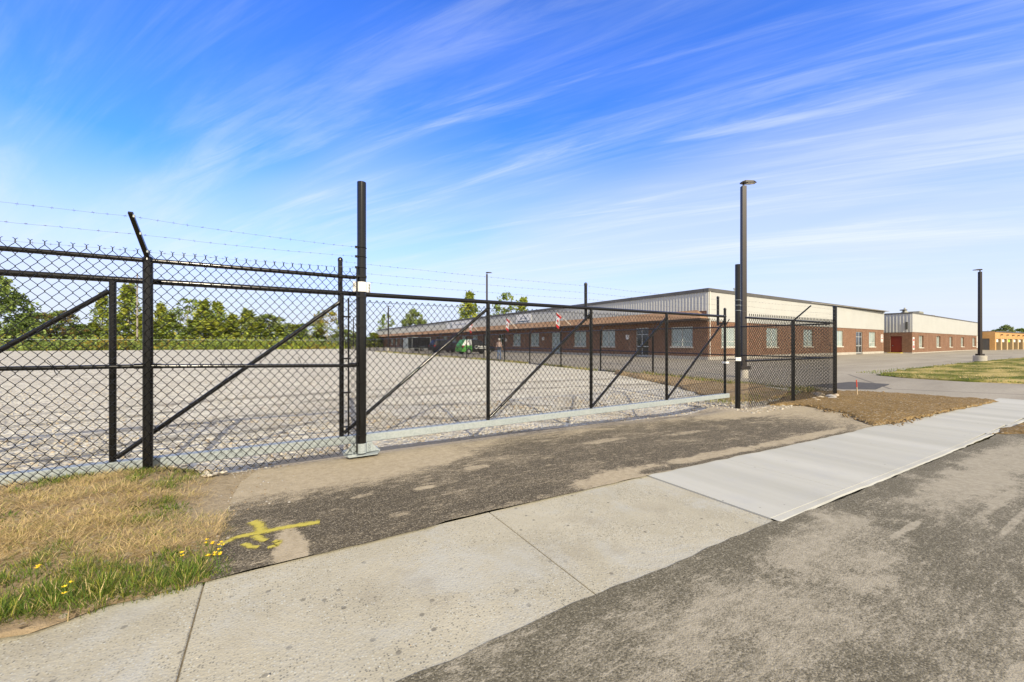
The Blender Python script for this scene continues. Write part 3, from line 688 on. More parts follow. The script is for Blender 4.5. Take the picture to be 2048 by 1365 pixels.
# ---- sliding gate
SG = thing('sliding_gate', (3.0, YG, 0), 'long black chain link sliding gate with diagonal braces on a galvanized bottom beam', 'gate')
UX = [-3.58, -1.40, 0.80, 2.98, 5.165, 7.33, 9.50]
mb = MB(); mb.tube([(-4.2, YG, 2.165), (9.52, YG, 2.155)], 0.031, 14); mb.build('top_rail', M_black, SG, smooth=True)
mb = MB()
for (za, zb, w) in ((0.172, 0.275, 0.06),):
    bv = 0.007
    prof = [(-w, za + bv), (-w + bv, za), (w - bv, za), (w, za + bv), (w, zb - bv), (w - bv, zb), (-w + bv, zb), (-w, zb - bv)]
    for (xa, xb, g) in ((-4.2, 2.22, 0.0), (2.22, 2.32, 0.004), (2.32, 9.60, 0.0)):
        A = [(xa, YG + py_ * (1 + g / w), pz_ + (g if pz_ > 0.2 else -g)) for py_, pz_ in prof]; Bq = [(xb, q[1], q[2]) for q in A]
        for k in range(8):
            k2 = (k + 1) % 8; mb.face([A[k], A[k2], Bq[k2], Bq[k]][::-1])
        mb.face(A); mb.face(Bq[::-1])
mb.build('bottom_beam', M_galv, SG)
for ux in UX:
    zt = 2.33 if ux == 9.50 else 2.15
    post_mesh(ux, YG, 0.275, zt, 0.030, 14, 'dome' if ux == 9.5 else 'flat').build('upright', M_black, SG, smooth=True)
for a, b in zip(UX[:-1], UX[1:]):
    mb = MB(); mb.tube([(a + 0.03, YG + 0.002, 0.31), (b - 0.025, YG + 0.002, 2.04)], 0.024, 12); mb.build('brace', M_black, SG, smooth=True)
chain_link('chain_link_mesh', (0.90, YG - 0.042), (1, 0, 0), 8.58, 0.285, 2.075, SG, top='knuckle')
mb = MB(); mb.tube([(0.88, YG - 0.04, 0.28), (0.88, YG - 0.04, 2.10)], 0.011, 8); mb.build('tension_bar', M_black, SG)
mb = MB(); mb.tube([(9.47, YG - 0.04, 0.28), (9.47, YG - 0.04, 2.08)], 0.009, 8); mb.build('tension_bar', M_black, SG)
mb = MB()
for zz in (0.4, 0.85, 1.3, 1.85): 
    mb = MB(); mb.tube([(0.80, YG - 0.03, zz), (0.91, YG - 0.045, zz)], 0.012, 6); mb.build('band_clip', M_black, SG)
mb = MB(); mb.tube([(0.9, YG - 0.044, 2.055), (9.46, YG - 0.044, 2.045)], 0.0025, 4); mb.tube([(0.9, YG - 0.044, 0.33), (9.46, YG - 0.044, 0.33)], 0.0025, 4); mb.build('tension_wire', M_wire, SG)
for ux in UX[2:]:
    ex = ux + (0.0 if ux < 1 else (-0.035 if ux < 6 else -0.11))
    if ux == 7.33 or ux == 2.98: continue
    ep = post_mesh(ex, YG + 0.11, 1.93 if ux > 1 else 1.75, 2.62, 0.030, 12).build('barb_post', M_black, SG, smooth=True)
    mb = MB(); mb.box((ex - 0.02, YG + 0.02, 1.96), (ux + 0.02, YG + 0.10, 2.0)); mb.build('bracket', M_black, ep)
for i, zz in enumerate((2.585, 2.455, 2.335)):
    barbed_wire('barbed_wire', [(0.80, YG + 0.075, zz + 0.01), (5.13, YG + 0.075, zz), (9.39, YG + 0.075, zz - 0.02)], SG, seed=i + 20)
mb = MB(); mb.box((9.44, YG - 0.07, 1.01), (9.56, YG + 0.04, 1.055)); mb.build('latch', M_white, SG)

# ---- catch post
cp = thing('gate_post', (10.0, 5.62, terr(10, 5.6)), 'tall black catch post with white latch clamp at the far end of the gate', 'gate post', 'gate posts')
CX_, CY_ = 10.02, 5.66
post_mesh(CX_, CY_, terr(CX_, CY_) - 0.3, 3.475, 0.062, 20, 'flat').build('post', M_black, cp, smooth=True)
mb = MB(); clamp(mb, CX_, CY_ - 0.005, 1.06, 0.0625, 0.09, 0.04); mb.build('latch_clamp', M_white, cp, smooth=True)
mb = MB(); mb.tube([(CX_ - 0.05, CY_, 1.10), (CX_ - 0.42, CY_ + 0.02, 1.11)], 0.012, 8); mb.build('latch_bar', M_black, cp)
for zz in (2.58, 2.45, 2.32):
    mb = MB(); mb.tube([(CX_ + 0.064 * math.cos(a), CY_ + 0.064 * math.sin(a), zz) for a in [2 * math.pi * k / 20 for k in range(20)]], 0.006, 5, closed=True); mb.box((CX_ + 0.05, CY_ - 0.03, zz - 0.013), (CX_ + 0.09, CY_ - 0.005, zz + 0.013)); mb.build('strap', M_galv, cp)

# ---- right fixed fence
YR = 5.5
fr = thing('chain_link_fence', (12.4, YR, terr(12.4, YR)), 'short black chain link fence between catch post and corner post over rubble', 'fence')
po = post_mesh(12.47, YR, terr(12.4, YR) - 0.3, 2.12, 0.043).build('post', M_black, fr, smooth=True)
barb_arm((12.47, YR - 0.01, 2.13), (12.50, YR - 0.42, 2.52)).build('barb_arm', M_black, po)
post_mesh(15.12, YR, terr(15, YR) - 0.3, 2.64, 0.054).build('post', M_black, fr, smooth=True)
mb = MB(); mb.tube([(10.1, YR, 2.137), (15.07, YR, 2.128)], 0.026, 12); mb.build('top_rail', M_black, fr, smooth=True)
mb = MB(); mb.tube([(10.1, YR, 1.06), (15.07, YR, 1.05)], 0.024, 12); mb.build('mid_rail', M_black, fr, smooth=True)
chain_link('chain_link_mesh', (10.14, YR - 0.05), (1, 0, 0), 4.9, -0.10, 2.19, fr, r=0.0054)
for i, (zl, zm, zr) in enumerate(((2.58, 2.49, 2.56), (2.45, 2.36, 2.44), (2.32, 2.22, 2.33))):
    f = (0.92, 0.58, 0.22)[i]
    barbed_wire('barbed_wire', [(CX_ + 0.08, CY_ - 0.02, zl), (12.49, YR - 0.41 * f, 2.13 + 0.39 * f + 0.01), (15.05, YR - 0.03, zr)], fr, seed=i + 40)

# ---- boundary fence running back beside the parking lot
XB = 15.12
fb = thing('chain_link_fence', (XB, YR, 0), 'very long black chain link fence running back between gravel lot and parked cars', 'fence')
nb = 29
ys = [YR + 0.12 + 3.42 * k for k in range(nb)]
for k, y in enumerate(ys):
    if k == 0: continue
    zt = 2.64 if k == 0 else 2.12 + 0.15 * sm(6, 20, y) * 0.5
    po = post_mesh(XB + (0.10 if k == 0 else 0), y, terr(XB, y) - 0.3, zt, 0.05 if k == 0 else 0.04, 10 if k else 16).build('post', M_black, fb, smooth=True)
    if 0 < k < 14: barb_arm((XB, y, zt), (XB + 0.30, y, zt + 0.32), 0.016).build('barb_arm', M_black, po)
mb = MB(); mb.tube([(XB, y, 2.11 + 0.075 * sm(6, 20, y)) for y in ys], 0.024, 8); mb.build('top_rail', M_black, fb, smooth=True)
mb = MB(); mb.tube([(XB, y, 1.04 + 0.1 * sm(6, 20, y)) for y in ys[:16]], 0.022, 8); mb.build('mid_rail', M_black, fb, smooth=True)
chain_link('chain_link_mesh', (XB - 0.045, YR + 0.15), (0, 1, 0), 44.0, -0.04, 2.17, fb, r=0.005, joint=False)
chain_link('chain_link_mesh', (XB - 0.045, YR + 44.3), (0, 1, 0), 51.0, 0.15, 2.2, fb, p=0.10, h=0.22, r=0.0045, top=None, joint=False)
for i, zz in enumerate((2.52, 2.40, 2.29)):
    barbed_wire('barbed_wire', [(XB + 0.25 - 0.1 * i, ys[k], zz + 0.06 * sm(6, 20, ys[k]) - 0.10 * (k == 0)) for k in range(0, 12)], fb, seed=i + 60, step=0.3)
ff = thing('chain_link_fence', (-40, 108, 0.15), 'distant black chain link fence along the far edge of gravel before the trees', 'fence')
for k in range(36):
    x = 15.1 - 3.0 * k; y = 101.5 + 0.127 * 0.6 * (15.1 - x)
    post_mesh(x, y, 0.0, 2.2, 0.04, 6, 'flat').build('post', M_black, ff)
mb = MB(); mb.tube([(15.1, 101.5, 2.2), (-90, 109.5, 2.2)], 0.03, 6); mb.build('top_rail', M_galv, ff)
chain_link('chain_link_mesh', (15.1, 101.5), (-1, 0.0762, 0), 105, 0.15, 2.2, ff, p=0.14, h=0.3, r=0.005, top=None, joint=False)

# ------------------------------------------------------------------ buildings
def mat_brick(name, c1, c2, mortar):
    m, t, b = new_mat(name)
    u = t.uv()
    br = t.n('ShaderNodeTexBrick', ins={'Scale': 1.0, 'Mortar Size': 0.011, 'Mortar Smooth': 0.3, 'Bias': 0.0, 'Brick Width': 0.29, 'Row Height': 0.098})
    t.links.new(u, br.inputs['Vector'])
    br.inputs['Color1'].default_value = (*c1, 1); br.inputs['Color2'].default_value = (*c2, 1); br.inputs['Mortar'].default_value = (*mortar, 1)
    n = t.noise(u, 0.55, 6, 0.65)
    c = t.mix(t.maprange(n, 0.35, 0.7, 0, 0.45), br.outputs['Color'], tuple(a * 0.72 for a in c1))
    c = t.mix(t.maprange(t.noise(t.mapping(u, scale=(2.2, 0.18, 1)), 1.0, 5, 0.6), 0.55, 0.75, 0, 0.3), c, tuple(min(1, a * 1.35) for a in mortar))
    t.set(b.inputs['Base Color'], c); b.inputs['Roughness'].default_value = 0.9; b.inputs['Specular IOR Level'].default_value = 0.2
    t.set(b.inputs['Normal'], t.bump(br.outputs['Fac'], -0.3, 0.006))
    return m
M_brick = mat_brick('red_brown_brick', (0.225, 0.108, 0.062), (0.135, 0.064, 0.040), (0.38, 0.285, 0.205))
M_brick3 = mat_brick('orange_brick', (0.62, 0.34, 0.12), (0.52, 0.27, 0.10), (0.55, 0.42, 0.25))
M_cream = plain('cream_metal_cladding', (0.475, 0.48, 0.462), 0.55, var=0.04, vscale=0.8, spec=0.3)
M_fascia = plain('dark_roof_fascia', (0.095, 0.09, 0.082), 0.5, var=0.15, vscale=1.5)
M_found = plain('foundation_concrete', (0.44, 0.41, 0.36), 0.9, var=0.15, vscale=2.0)
M_roofm = plain('roof_membrane', (0.3, 0.29, 0.27), 0.9, var=0.15, vscale=1.0)
M_glass = plain('blind_backed_window_glass', (0.36, 0.43, 0.41), 0.10, var=0.25, vscale=1.2, spec=0.8)
M_dark = plain('dark_glass', (0.02, 0.022, 0.024), 0.08, spec=0.8)
M_wframe = plain('white_window_frame', (0.58, 0.58, 0.54), 0.5)
M_sill = plain('stone_sill', (0.56, 0.53, 0.46), 0.85, var=0.1, vscale=4)
M_alu = plain('door_aluminium', (0.55, 0.57, 0.57), 0.4, 0.3)
M_red = plain('dark_red_door_paint', (0.24, 0.035, 0.02), 0.55, var=0.1, vscale=3)
M_yel = plain('yellow_step_paint', (0.62, 0.46, 0.03), 0.7, var=0.15, vscale=5)
M_signw = plain('white_sign_face', (0.78, 0.77, 0.74), 0.5)
M_signr = plain('red_sign_ink', (0.55, 0.08, 0.07), 0.5)
M_signb = plain('grey_blue_sign_ink', (0.10, 0.14, 0.19), 0.5)
M_green = plain('lime_sign_face', (0.35, 0.62, 0.05), 0.5)
def mat_shingle():
    m, t, b = new_mat('brown_shingle'); u = t.uv()
    br = t.n('ShaderNodeTexBrick', ins={'Scale': 1.0, 'Mortar Size': 0.012, 'Brick Width': 0.3, 'Row Height': 0.14, 'Mortar Smooth': 0.5}); t.links.new(u, br.inputs['Vector'])
    br.inputs['Color1'].default_value = (0.34, 0.215, 0.135, 1); br.inputs['Color2'].default_value = (0.25, 0.155, 0.10, 1); br.inputs['Mortar'].default_value = (0.14, 0.08, 0.05, 1)
    c = t.mix(t.maprange(t.noise(u, 0.7, 5, 0.6), 0.35, 0.7, 0, 0.4), br.outputs['Color'], (0.38, 0.27, 0.19))
    t.set(b.inputs['Base Color'], c); b.inputs['Roughness'].default_value = 0.95; b.inputs['Specular IOR Level'].default_value = 0.1
    return m
M_shingle = mat_shingle()

class Wall:
    def __init__(s, A, D, N):
        s.A = Vector((*A, 0)); s.D = Vector((*D, 0)).normalized(); s.N = Vector((*N, 0)).normalized()
    def p(s, u, z, n=0.0):
        q = s.A + s.D * u + s.N * n; return (q.x, q.y, z)
    def quad(s, mb, u0, u1, z0, z1, n=0.0, mat=0):
        mb.face([s.p(u0, z0, n), s.p(u1, z0, n), s.p(u1, z1, n), s.p(u0, z1, n)], mat, [(u0, z0), (u1, z0), (u1, z1), (u0, z1)])
    def box(s, mb, u0, u1, z0, z1, n0, n1, mat=0):
        mb.hexa([s.p(u0, z0, n0), s.p(u1, z0, n0), s.p(u1, z0, n1), s.p(u0, z0, n1), s.p(u0, z1, n0), s.p(u1, z1, n0), s.p(u1, z1, n1), s.p(u0, z1, n1)], mat)
    def wall(s, mb, u0, u1, z0, z1, ops, depth=0.16, mat=0):
        us = sorted({u0, u1, *[o[0] for o in ops], *[o[1] for o in ops]}); zs = sorted({z0, z1, *[max(z0, o[2]) for o in ops], *[o[3] for o in ops]})
        us = [u for u in us if u0 <= u <= u1]; zs = [z for z in zs if z0 <= z <= z1]
        for a, b in zip(us[:-1], us[1:]):
            for c, d in zip(zs[:-1], zs[1:]):
                if any(o[0] <= (a + b) / 2 <= o[1] and o[2] <= (c + d) / 2 <= o[3] for o in ops): continue
                s.quad(mb, a, b, c, d, 0, mat)
        for (a, b, c, d) in ops:
            c = max(c, z0)
            for (q, uvq) in (([(a, c), (a, d)], 0), ([(b, c), (b, d)], 0), ([(a, d), (b, d)], 0), ([(a, c), (b, c)], 0)):
                (ua, za), (ub, zb) = q
                mb.face([s.p(ua, za, 0), s.p(ub, zb, 0), s.p(ub, zb, -depth), s.p(ua, za, -depth)], mat, [(ua, za), (ub, zb), (ub + depth, zb), (ua + depth, za)])
    def ribs(s, mb, u0, u1, z0, z1, pitch=0.31, dep=0.044, mat=0):
        u = u0
        while u < u1 - 0.01:
            e = min(u + pitch, u1); k = (e - u) / pitch
            pr = [(u, 0.01), (u + 0.10 * k, 0.01), (u + 0.17 * k, dep), (u + 0.22 * k, dep), (e, 0.01)]
            for (a, na), (b, nb_) in zip(pr[:-1], pr[1:]):
                mb.face([s.p(a, z0, na), s.p(b, z0, nb_), s.p(b, z1, nb_), s.p(a, z1, na)], mat)
            u = e
    def window(s, par, a, b, c, d, depth=0.13, mull=(0.5,), trans=0.27, glass=None, sill=True):
        mb = MB(); f = 0.055
        s.box(mb, a, a + f, c, d, -depth, -depth + 0.05); s.box(mb, b - f, b, c, d, -depth, -depth + 0.05)
        s.box(mb, a + f, b - f, d - f, d, -depth, -depth + 0.048); s.box(mb, a + f, b - f, c, c + f, -depth, -depth + 0.048)
        for m_ in mull: u = a + (b - a) * m_; s.box(mb, u - 0.03, u + 0.03, c + f, d - f, -depth, -depth + 0.046)
        if trans: z = c + (d - c) * trans; s.box(mb, a + f, b - f, z - 0.025, z + 0.025, -depth, -depth + 0.044)
        w = mb.build('window', M_wframe, par)
        mb = MB(); s.quad(mb, a, b, c, d, -depth + 0.012); mb.build('pane', glass or M_glass, w)
        if sill:
            mb = MB(); s.box(mb, a - 0.08, b + 0.08, c - 0.12, c, -0.05, 0.06); mb.build('sill', M_sill, w)
        return w
    def door(s, par, a, b, c, d, depth=0.14, glass=None, side=0.42, frame=None):
        fm = frame or M_alu
        mb = MB(); f = 0.07
        s.box(mb, a, a + f, c, d, -depth, -depth + 0.06); s.box(mb, b - f, b, c, d, -depth, -depth + 0.06); s.box(mb, a + f, b - f, d - f, d, -depth, -depth + 0.058)
        zt = c + (d - c) * 0.77
        s.box(mb, a + f, b - f, zt - 0.03, zt + 0.03, -depth, -depth + 0.056)
        if side: u = a + (b - a) * side; s.box(mb, u - 0.035, u + 0.035, c, d - f, -depth, -depth + 0.054)
        s.box(mb, a + f, b - f, c, c + 0.18, -depth, -depth + 0.05)
        s.box(mb, a + f, b - f, c + 0.95, c + 1.03, -depth, -depth + 0.05)
        w = mb.build('door', fm, par)
        mb = MB(); s.quad(mb, a, b, c, d, -depth + 0.012); mb.build('pane', glass or M_dark, w)
        mb = MB(); u = a + (b - a) * (side or 0.8) + 0.1; s.box(mb, u, u + 0.03, c + 0.85, c + 1.25, -depth + 0.06, -depth + 0.11); mb.build('handle', M_alu, w)
        return w

B1 = thing('industrial_building', (31.1, 20.04, 0.1), 'long low brick industrial building with cream metal upper walls and brown shingle canopy', 'building')
WL = Wall((31.1, 20.04), (0, 1), (-1, 0)); WF = Wall((31.1, 20.04), (1, 0.025), (0.025, -1))
LW = [(1.42, 3.59, 1.2, 2.95), (10.48, 12.49, 1.16, 2.97), (15.01, 17.14, 1.16, 2.97), (24.44, 26.51, 1.16, 2.86), (29.12, 31.22, 1.16, 2.9)]
LD = [(6.11, 7.65, 0.2, 3.0), (19.85, 21.62, 0.2, 2.85), (34.08, 35.68, 0.2, 2.9)]
for k in range(1, 6):
    o0 = 14.2 * k + 24.44
    if o0 + 10 < 118:
        LW += [(o0, o0 + 2.0, 1.16, 2.88), (o0 + 4.6, o0 + 6.6, 1.16, 2.88)]; LD += [(o0 + 9.6, o0 + 11.2, 0.2, 2.88)]
LEND = 120.0; ZB = 0.02; ZBR = 0.38
mb = MB(); WL.wall(mb, 0, LEND, ZBR, 4.28, LW + LD); mb.build('wall', M_brick, B1)
mb = MB(); us = sorted(LD); prev = 0.0
for d in us + [(LEND, LEND, 0, 0)]:
    WL.box(mb, prev, d[0], ZB, ZBR, -0.2, 0.012); prev = d[1]
mb.build('foundation', M_found, B1)
for w in LW: WL.window(B1, *w)
for i, d in enumerate(LD): WL.door(B1, *d, glass=M_glass if i % 2 else M_dark, side=0.55)
mb = MB(); WL.ribs(mb, 0.0, LEND, 4.22, 5.80); mb.build('cladding', M_cream, B1)
# canopy: sloped shingles with a hip at the near end
mb = MB()
n1 = 1.25; zt, zb_ = 4.32, 3.55
a, b_, c_, d_ = WL.p(0.95, zt, 0.06), WL.p(LEND, zt, 0.06), WL.p(LEND, zb_, n1), WL.p(-0.15, zb_, n1)
mb.face([a, b_, c_, d_], 0, [(0.95, 1.4), (LEND, 1.4), (LEND, 0), (-0.15, 0)])
e = WL.p(-0.15, zb_, 0.06); mb.face([a, d_, e], 0, [(0, 1.4), (0, 0), (1.2, 0)])
canopy = mb.build('canopy', M_shingle, B1)
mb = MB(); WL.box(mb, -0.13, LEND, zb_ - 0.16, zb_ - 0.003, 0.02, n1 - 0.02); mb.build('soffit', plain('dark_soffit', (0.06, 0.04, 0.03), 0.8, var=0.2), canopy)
FWn = [(2.0, 4.29, 1.19, 2.9), (9.7, 11.98, 1.15, 2.99), (17.58, 19.9, 1.17, 2.99), (26.09, 28.2, 1.14, 3.0), (36.83, 39.26, 1.05, 3.0)]
FD = [(32.3, 34.51, 0.2, 2.95)]
FEND = 42.5
mb = MB(); WF.wall(mb, 0, FEND, ZBR, 3.36, FWn + FD); mb.build('wall', M_brick, B1)
mb = MB(); WF.box(mb, 0, FD[0][0], ZB, ZBR, -0.2, 0.012); WF.box(mb, FD[0][1], FEND, ZB, ZBR, -0.2, 0.012); mb.build('foundation', M_found, B1)
for w in FWn: WF.window(B1, *w)
WF.door(B1, *FD[0], side=0.5)
mb = MB(); WF.box(mb, -0.02, FEND, 3.36, 5.80, -0.1, 0.05)
clad = mb.build('cladding', M_cream, B1)
mb = MB()
for k in range(1, 7): WF.box(mb, k * 6.1 - 0.008, k * 6.1 + 0.008, 3.37, 5.79, 0.045, 0.053)
mb.build('seam', plain('cladding_seam', (0.62, 0.58, 0.50), 0.6), clad)
mb = MB(); WF.box(mb, -0.12, FEND + 0.1, 5.80, 6.08, -0.3, 0.12); WL.box(mb, 0.32, LEND, 5.80, 6.079, -0.3, 0.12); mb.build('fascia', M_fascia, B1)
mb = MB()
mb.box((31.3, 20.4, 5.90), (73.3, 50, 5.96)); mb.box((31.3, 50, 5.90), (46, 139.8, 5.96))
mb.build('roof', M_roofm, B1)
mb = MB(); mb.box((73.45, 21.3, 0), (73.6, 50, 5.9)); mb.box((46, 50, 0), (73.4, 50.15, 5.9)); mb.box((46, 50.2, 0), (46.15, 140, 5.9)); mb.box((31.2, 139.9, 0), (46, 140.05, 5.9))
mb.build('rear_wall', M_found, B1)
mb = MB(); WF.box(mb, 23.2, 25.5, 5.96, 6.42, -4.0, -2.2); mb.build('roof_hatch', M_fascia, B1)
mb = MB(); q = WF.p(5.9, 5.96, -1.0); mb.lathe(q, [(0.06, 0), (0.06, 0.55), (0.11, 0.57), (0.11, 0.66), (0.03, 0.7)], 10); mb.build('vent_pipe', M_galv, B1)
mb = MB(); q = WF.p(0.14, 0, 0.10); mb.tube([(q[0], q[1], 0.1), (q[0], q[1], 5.8)], 0.035, 8); mb.build('downpipe', plain('pale_downpipe', (0.72, 0.68, 0.6), 0.5), B1)
# wall signs on the cladding and beside doors
def sign(label, W_, a, b, c, d, n, marks, par=None):
    th = thing('wall_sign', W_.p(a, c, n), label, 'sign')
    mb = MB(); W_.box(mb, a, b, c, d, n, n + 0.03); mb.build('board', M_signw, th)
    for (kind, u0, u1, z0, z1, mt) in marks:
        mb = MB()
        if kind == 'box': W_.box(mb, u0, u1, z0, z1, n + 0.03, n + 0.036)
        elif kind == 'tri':
            um = (u0 + u1) / 2
            for (x0, x1) in ((u0, um), (u1, um)):
                dd = (x1 - x0) * 0.28
                mb.hexa([W_.p(x0, z0, n + .03), W_.p(x0 + dd, z0, n + .03), W_.p(x0 + dd, z0, n + .036), W_.p(x0, z0, n + .036), W_.p(x1 - dd * 0.3, z1, n + .03), W_.p(x1 + dd * .1, z1, n + .03), W_.p(x1 + dd * .1, z1, n + .036), W_.p(x1 - dd * 0.3, z1, n + .036)])
        elif kind == 'ring':
            cu, cz, r = (u0 + u1) / 2, (z0 + z1) / 2, (z1 - z0) / 2
            mb.tube([W_.p(cu + r * math.cos(k * math.pi / 12), cz + r * math.sin(k * math.pi / 12), n + 0.033) for k in range(24)], 0.07, 5, closed=True)
        mb.build('mark', mt, th)
    return th
sign('white roof-band sign with grey peaked emblem above a dark bar', WL, 26.2, 30.2, 4.45, 5.65, 0.052, [('tri', 27.1, 29.3, 4.85, 5.5, M_signb), ('box', 26.6, 29.8, 4.55, 4.72, M_signb), ('box', 27.7, 28.7, 5.02, 5.08, M_signb)])
sign('wide pale sign with round emblem on cream cladding above the green car', WL, 45.8, 57.5, 4.4, 5.75, 0.052, [('ring', 54.6, 55.6, 4.7, 5.5, M_signb), ('box', 48, 53.2, 5.0, 5.25, plain('faded_ink', (0.42, 0.45, 0.5), 0.6))])
sign('small white notice with red lettering on brick beside the window at building end', WF, 41.3, 42.15, 1.65, 2.7, 0.003, [('box', 41.4, 42.05, 2.45, 2.58, M_signr), ('box', 41.4, 42.05, 1.75, 1.85, M_signr), ('box', 41.5, 41.95, 2.05, 2.3, M_signr)])
for u, z in ((8.5, 1.9), (23.2, 1.9), (33.0, 1.8)):
    mb = MB(); WL.box(mb, u, u + 0.35, z, z + 0.45, 0.002, 0.14); tag(mb.build('wall_box', M_signw), {8.5: 'small white box on brick right of the nearest canopy door', 23.2: 'small white box on brick between window and middle canopy door', 33.0: 'small white box on brick behind the standing person'}[u], 'utility box', 'utility boxes on the wall')
# flags on angled poles under the canopy
def mat_flagred(): return plain('flag_red', (0.62, 0.025, 0.02), 0.7)
M_fr = mat_flagred(); M_fw = plain('flag_white', (0.80, 0.79, 0.78), 0.7); M_pole = plain('flag_pole_white', (0.75, 0.70, 0.6), 0.5)
LEAF = [(0, 1.0), (.12, .75), (.3, .82), (.24, .42), (.46, .6), (.52, .45), (.8, .5), (.7, .28), (.85, .15), (.45, -.12), (.5, -.3), (.06, -.22), (.06, -.6)]
LEAF = LEAF + [(-x, y) for x, y in LEAF[::-1]]
def flag(u, label):
    base = Vector(WL.p(u, 3.62, 1.26)); tip = Vector(WL.p(u + 2.1, 5.2, 1.75))
    th = thing('national_flag', base, label, 'flag', 'flags along the canopy')
    mb = MB(); mb.tube([base, tip], 0.028, 8); mb.build('flag_pole', M_pole, th)
    d = (tip - base).normalized(); top = tip; L = 0.9; Wd = 1.75   # hoist along the pole, fly hanging down
    mb = MB(); ns, nt = 18, 6
    def pt(s, v):
        q = top - d * (0.02 + v * L * (1 - 0.35 * s)); q = q + Vector((0.10 * math.sin(s * 7 + v * 3), 0.14 * s + 0.10 * math.sin(s * 5 + 1 + v * 4), -s * Wd * (1 - 0.05 * v)))
        return q
    for i in range(ns):
        for j in range(nt):
            s0, s1 = i / ns, (i + 1) / ns; m = 1 if 0.25 <= (s0 + s1) / 2 <= 0.75 else 0
            mb.face([pt(s0, j / nt), pt(s1, j / nt), pt(s1, (j + 1) / nt), pt(s0, (j + 1) / nt)], m)
    cl = mb.build('cloth', [M_fr, M_fw], th, smooth=True)
    mb = MB(); off = WL.N * 0.02
    pts = [pt(0.5 - y * 0.17, 0.5 + x * 0.27) + off for x, y in LEAF]; cc = pt(0.5, 0.5) + off
    for i in range(len(pts)): mb.face([cc, pts[i], pts[(i + 1) % len(pts)]])
    mb.build('maple_leaf', M_fr, cl)
flag(16.2, 'red and white flag hanging from canopy, rightmost of the three')
flag(28.1, 'red and white flag hanging from canopy below the peaked emblem sign')
flag(40.6, 'red and white flag hanging above the green car behind a gate brace')

B2 = thing('industrial_building', (76.8, 19.0, 0.1), 'second low brick building with cream upper walls and red side door, beyond the long one', 'building')
W2F = Wall((76.8, 19.0), (1, 0.046), (0.046, -1)); W2L = Wall((76.8, 19.0), (0, 1), (-1, 0))
ops = [(a, b, 0.88, 2.62) for a, b in ((3.64, 6.15), (14.11, 16.8), (23.35, 25.7), (32.86, 35.59), (43.95, 47.16))]
mb = MB(); W2F.wall(mb, 0, 50, 0.2, 3.08, ops, 0.25); mb.build('wall', M_brick, B2)
mb = MB(); W2F.box(mb, 0, 50, -0.1, 0.2, -0.2, 0.012); mb.build('foundation', M_found, B2)
for w in ops: W2F.window(B2, *w, depth=0.22)
mb = MB(); W2F.box(mb, -0.02, 50, 3.08, 5.68, -0.1, 0.05); mb.build('cladding', M_cream, B2)
mb = MB(); W2L.wall(mb, 0, 22, 0.2, 3.06, [(1.05, 2.3, 0.2, 2.5)], 0.3); mb.build('wall', M_brick, B2)
mb = MB(); W2L.box(mb, 0, 22, -0.1, 0.2, -0.2, 0.012); mb.build('foundation', M_found, B2)
mb = MB(); W2L.quad(mb, 1.05, 2.3, 0.2, 2.5, -0.28); dr = mb.build('door', M_red, B2)
mb = MB(); W2L.box(mb, 2.06, 2.14, 1.1, 1.2, -0.28, -0.18); mb.build('handle', M_galv, dr)
mb = MB(); W2L.box(mb, 0.95, 2.4, -0.1, 0.17, 0.02, 0.9); mb.build('step', M_yel, B2)
mb = MB(); W2L.ribs(mb, 0.0, 22, 3.06, 5.68, 0.36, 0.042); mb.build('cladding', M_cream, B2)
mb = MB(); W2L.box(mb, 0.45, 0.68, 3.45, 4.5, 0.06, 0.12); mb.build('louvre', M_dark, B2)
mb = MB(); W2F.box(mb, -0.1, 50.1, 5.68, 5.84, -0.3, 0.1); W2L.box(mb, 0.32, 22, 5.68, 5.839, -0.3, 0.1); mb.build('fascia', M_fascia, B2)
mb = MB(); mb.box((77.1, 22.0, 5.7), (126.5, 41, 5.78)); mb.build('roof', M_roofm, B2)
mb = MB(); mb.box((126.5, 21.6, 0), (126.7, 41, 5.7)); mb.box((76.9, 41, 0), (126.5, 41.2, 5.7)); mb.build('rear_wall', M_found, B2)
M_ac = plain('weathered_unit_grey', (0.33, 0.33, 0.27), 0.6, var=0.2, vscale=2)
mb = MB(); W2F.box(mb, 17.5, 20.3, 6.05, 6.95, -4.2, -2.6)
for k in range(6): W2F.box(mb, 17.6, 20.2, 6.15 + k * 0.12, 6.2 + k * 0.12, -2.6, -2.57)
W2F.box(mb, 17.6, 17.8, 5.78, 6.05, -4, -2.7); W2F.box(mb, 20.0, 20.2, 5.78, 6.05, -4, -2.7)
mb.build('rooftop_unit', M_ac, B2)
mb = MB(); q = W2F.p(13.2, 5.78, -3.5); mb.lathe(q, [(1.1, 0), (1.0, 0.25), (0.5, 0.8), (0.22, 1.1), (0.1, 1.6)], 14); mb.build('roof_vent', M_ac, B2, smooth=True)
mb = MB(); q = W2F.p(22.2, 5.78, -2); mb.lathe(q, [(0.12, 0), (0.12, 0.45), (0.45, 0.48), (0.45, 0.6), (0.05, 0.68)], 10); mb.build('vent_cap', M_ac, B2)
mb = MB(); q = W2F.p(0.6, 5.8, -1); mb.lathe(q, [(0.12, 0), (0.12, 0.35), (0.4, 0.38), (0.4, 0.5), (0.05, 0.55)], 10); mb.build('vent_cap', M_fascia, B2)
sign('pair of stacked white notices on brick at the corner near the red door', W2F, 0.25, 1.05, 0.6, 2.35, 0.003, [('box', 0.3, 1.0, 1.48, 1.55, M_signr), ('box', 0.35, 0.95, 1.8, 2.1, M_signr), ('box', 0.35, 0.95, 0.8, 1.2, M_signr)])
sign('tall white board at the far right end of second building', W2F, 48.3, 49.6, 0.5, 3.0, 0.003, [('box', 48.4, 49.5, 1.6, 1.72, M_found)])

